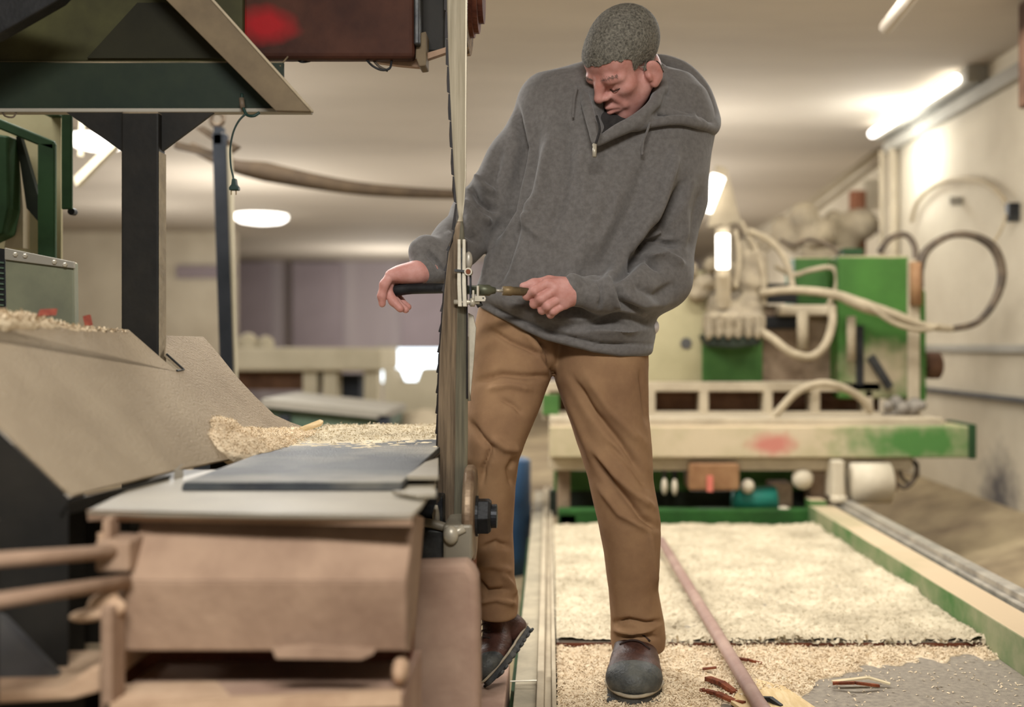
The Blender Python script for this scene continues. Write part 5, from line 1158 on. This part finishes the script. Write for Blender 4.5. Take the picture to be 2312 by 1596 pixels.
# cabinet and green frame behind the slide
t = thing('side_cabinet', 'grey green metal cabinet behind the top of the slide at far left', 'cabinet')
b = MB(); b.pprism([(10, 560), (166, 592), (168, 760), (14, 760)], 2.76, 2.79); b.build('body', 'cabinet', t, bevel=.004)
b = MB(); b.pprism([(10, 559), (166, 591), (166, 606), (10, 586)], 2.75, 2.762); b.build('top_lip', 'trim', t, bevel=.002)
for (x, y) in ((36, 575), (58, 578), (124, 592), (148, 598)):
    b = MB(); b.lathe(W(x, y, 2.75), (0, -1, 0), [(-.002, .006), (.004, .006), (.006, .004)], 6); b.build('bolt', 'chrome', t)
b = MB(); b.pprism([(-30, 556), (10, 562), (14, 760), (-30, 760)], 2.77, 2.79)
b.build('vent_side', 'black', t)
for y in range(590, 740, 12):
    b = MB(); b.pprism([(-4, y), (8, y + 1), (8, y + 5), (-4, y + 4)], 2.765, 2.77); b.build('vent_bar', 'green_teal', t)
a = W(-30, 758, 2.78); MB().box((a.x, 2.765, FZ), (W(166, 0, 2.78).x, 2.79, a.z)).build('stand', 'black_paint', t)
t = thing('guard_frame', 'green angle frame with pale panel standing behind the far left cabinet', 'frame')
b = MB(); b.pbox(-60, 255, 138, 640, 3.16, 3.17); b.build('pale_panel', 'body_olive', t)
b = MB(); b.pprism([(-60, 246), (0, 268), (122, 318), (122, 340), (82, 326), (0, 292), (-60, 272)], 3.06, 3.075); b.pbox(84, 322, 124, 640, 3.06, 3.075); b.build('angle_frame', 'green_deep', t, bevel=.004)
b = MB(); b.pprism([(36, 308), (46, 308), (94, 470), (86, 500), (60, 470)], 3.08, 3.10); b.build('diagonal_strut', 'green_black', t)
b = MB(); b.pprism([(-60, 296), (18, 306), (20, 470), (8, 528), (-60, 560)], 3.03, 3.10); b.build('curved_cover', 'green_deep', t, bevel=.006)
b = MB(); b.pprism([(20, 306), (40, 312), (52, 470), (52, 560), (10, 560), (20, 480)], 3.10, 3.14); b.build('white_backing', 'chalk', t)
b = MB(); b.pbox(138, 255, 162, 472, 2.98, 2.99); b.build('hanger', 'green_deep', t, bevel=.003)
b = MB(); b.lathe(W(164, 478, 3.0), (0, -1, 0), [(-.01, .010), (.01, .010)], 10); b.build('hanger_bolt', 'black', t)
MB().box((W(0, 0, 3.1).x, 3.08, FZ), (W(120, 0, 3.1).x, 3.18, W(0, 636, 3.1).z)).build('stand', 'green_deep', t)
a = W(110, 256, 3.1); MB().box((a.x - .02, 3.12, a.z), (a.x + .02, 3.16, CEIL + .01)).build('ceiling_hanger', 'green_deep', t)

# brackets in front of the round lamp
b = MB(); dd = 4.6; b.pprism([(166, 400), (172, 420), (268, 322), (262, 308)], dd, dd + .04); b.pprism([(180, 258), (188, 258), (184, 352), (176, 352)], dd, dd + .02); a = W(184, 262, dd); b.box((a.x - .008, dd, a.z), (a.x + .008, dd + .016, CEIL + .01)); o = b.build('lamp_bracket', 'lilac', None); tag(o, 'pale diagonal strut crossing in front of the round lamp', 'strut')

# hanging cord with plug
t = thing('power_cord', 'dark green cord with plug dangling from the beam', 'cord')
b = MB(); b.ptube([(546, 212, 2.378), (548, 236, 2.372), (556, 258, 2.366), (572, 262, 2.362), (586, 254, 2.366)], .0032, 8, 6); b.ptube([(556, 256, 2.366), (540, 272, 2.36), (527, 298, 2.36), (520, 335, 2.36), (521, 372, 2.36), (526, 398, 2.36), (527, 408, 2.36)], .0022, 8, 6); b.build('cable', 'cord', t, True)
b = MB(); b.ptube([(545, 222, 2.374), (548, 244, 2.370)], .0055, 8); b.build('cord_tie', 'hose_dark', t, True)
b = MB(); b.pprism([(523, 402), (531, 402), (533, 416), (538, 422), (538, 429), (516, 429), (516, 422), (521, 416)], 2.352, 2.368); b.build('plug', 'cord', t, bevel=.002)
for x in (522, 533):
    b = MB(); b.cyl(W(x, 428, 2.36), W(x, 440, 2.36), .0013, 8); b.build('prong', 'brass', t)

# ------------------------------------------------------------------ set every thing's origin at its base
def bounds(o, acc):
    if o.type == 'MESH':
        v = np.empty(len(o.data.vertices) * 3, np.float32); o.data.vertices.foreach_get('co', v); v = v.reshape(-1, 3); acc.append((v.min(0), v.max(0)))
    for c in o.children: bounds(c, acc)
for o in [o for o in SC.objects if o.parent is None and o.type in ('MESH', 'EMPTY')]:
    acc = []; bounds(o, acc)
    lo = np.min([a[0] for a in acc], 0); hi = np.max([a[1] for a in acc], 0); base = Vector(((lo[0] + hi[0]) / 2, (lo[1] + hi[1]) / 2, lo[2]))
    if o.type == 'MESH': o.data.transform(Matrix.Translation(-base))
    o.location = base
    for c in o.children: c.location = -base
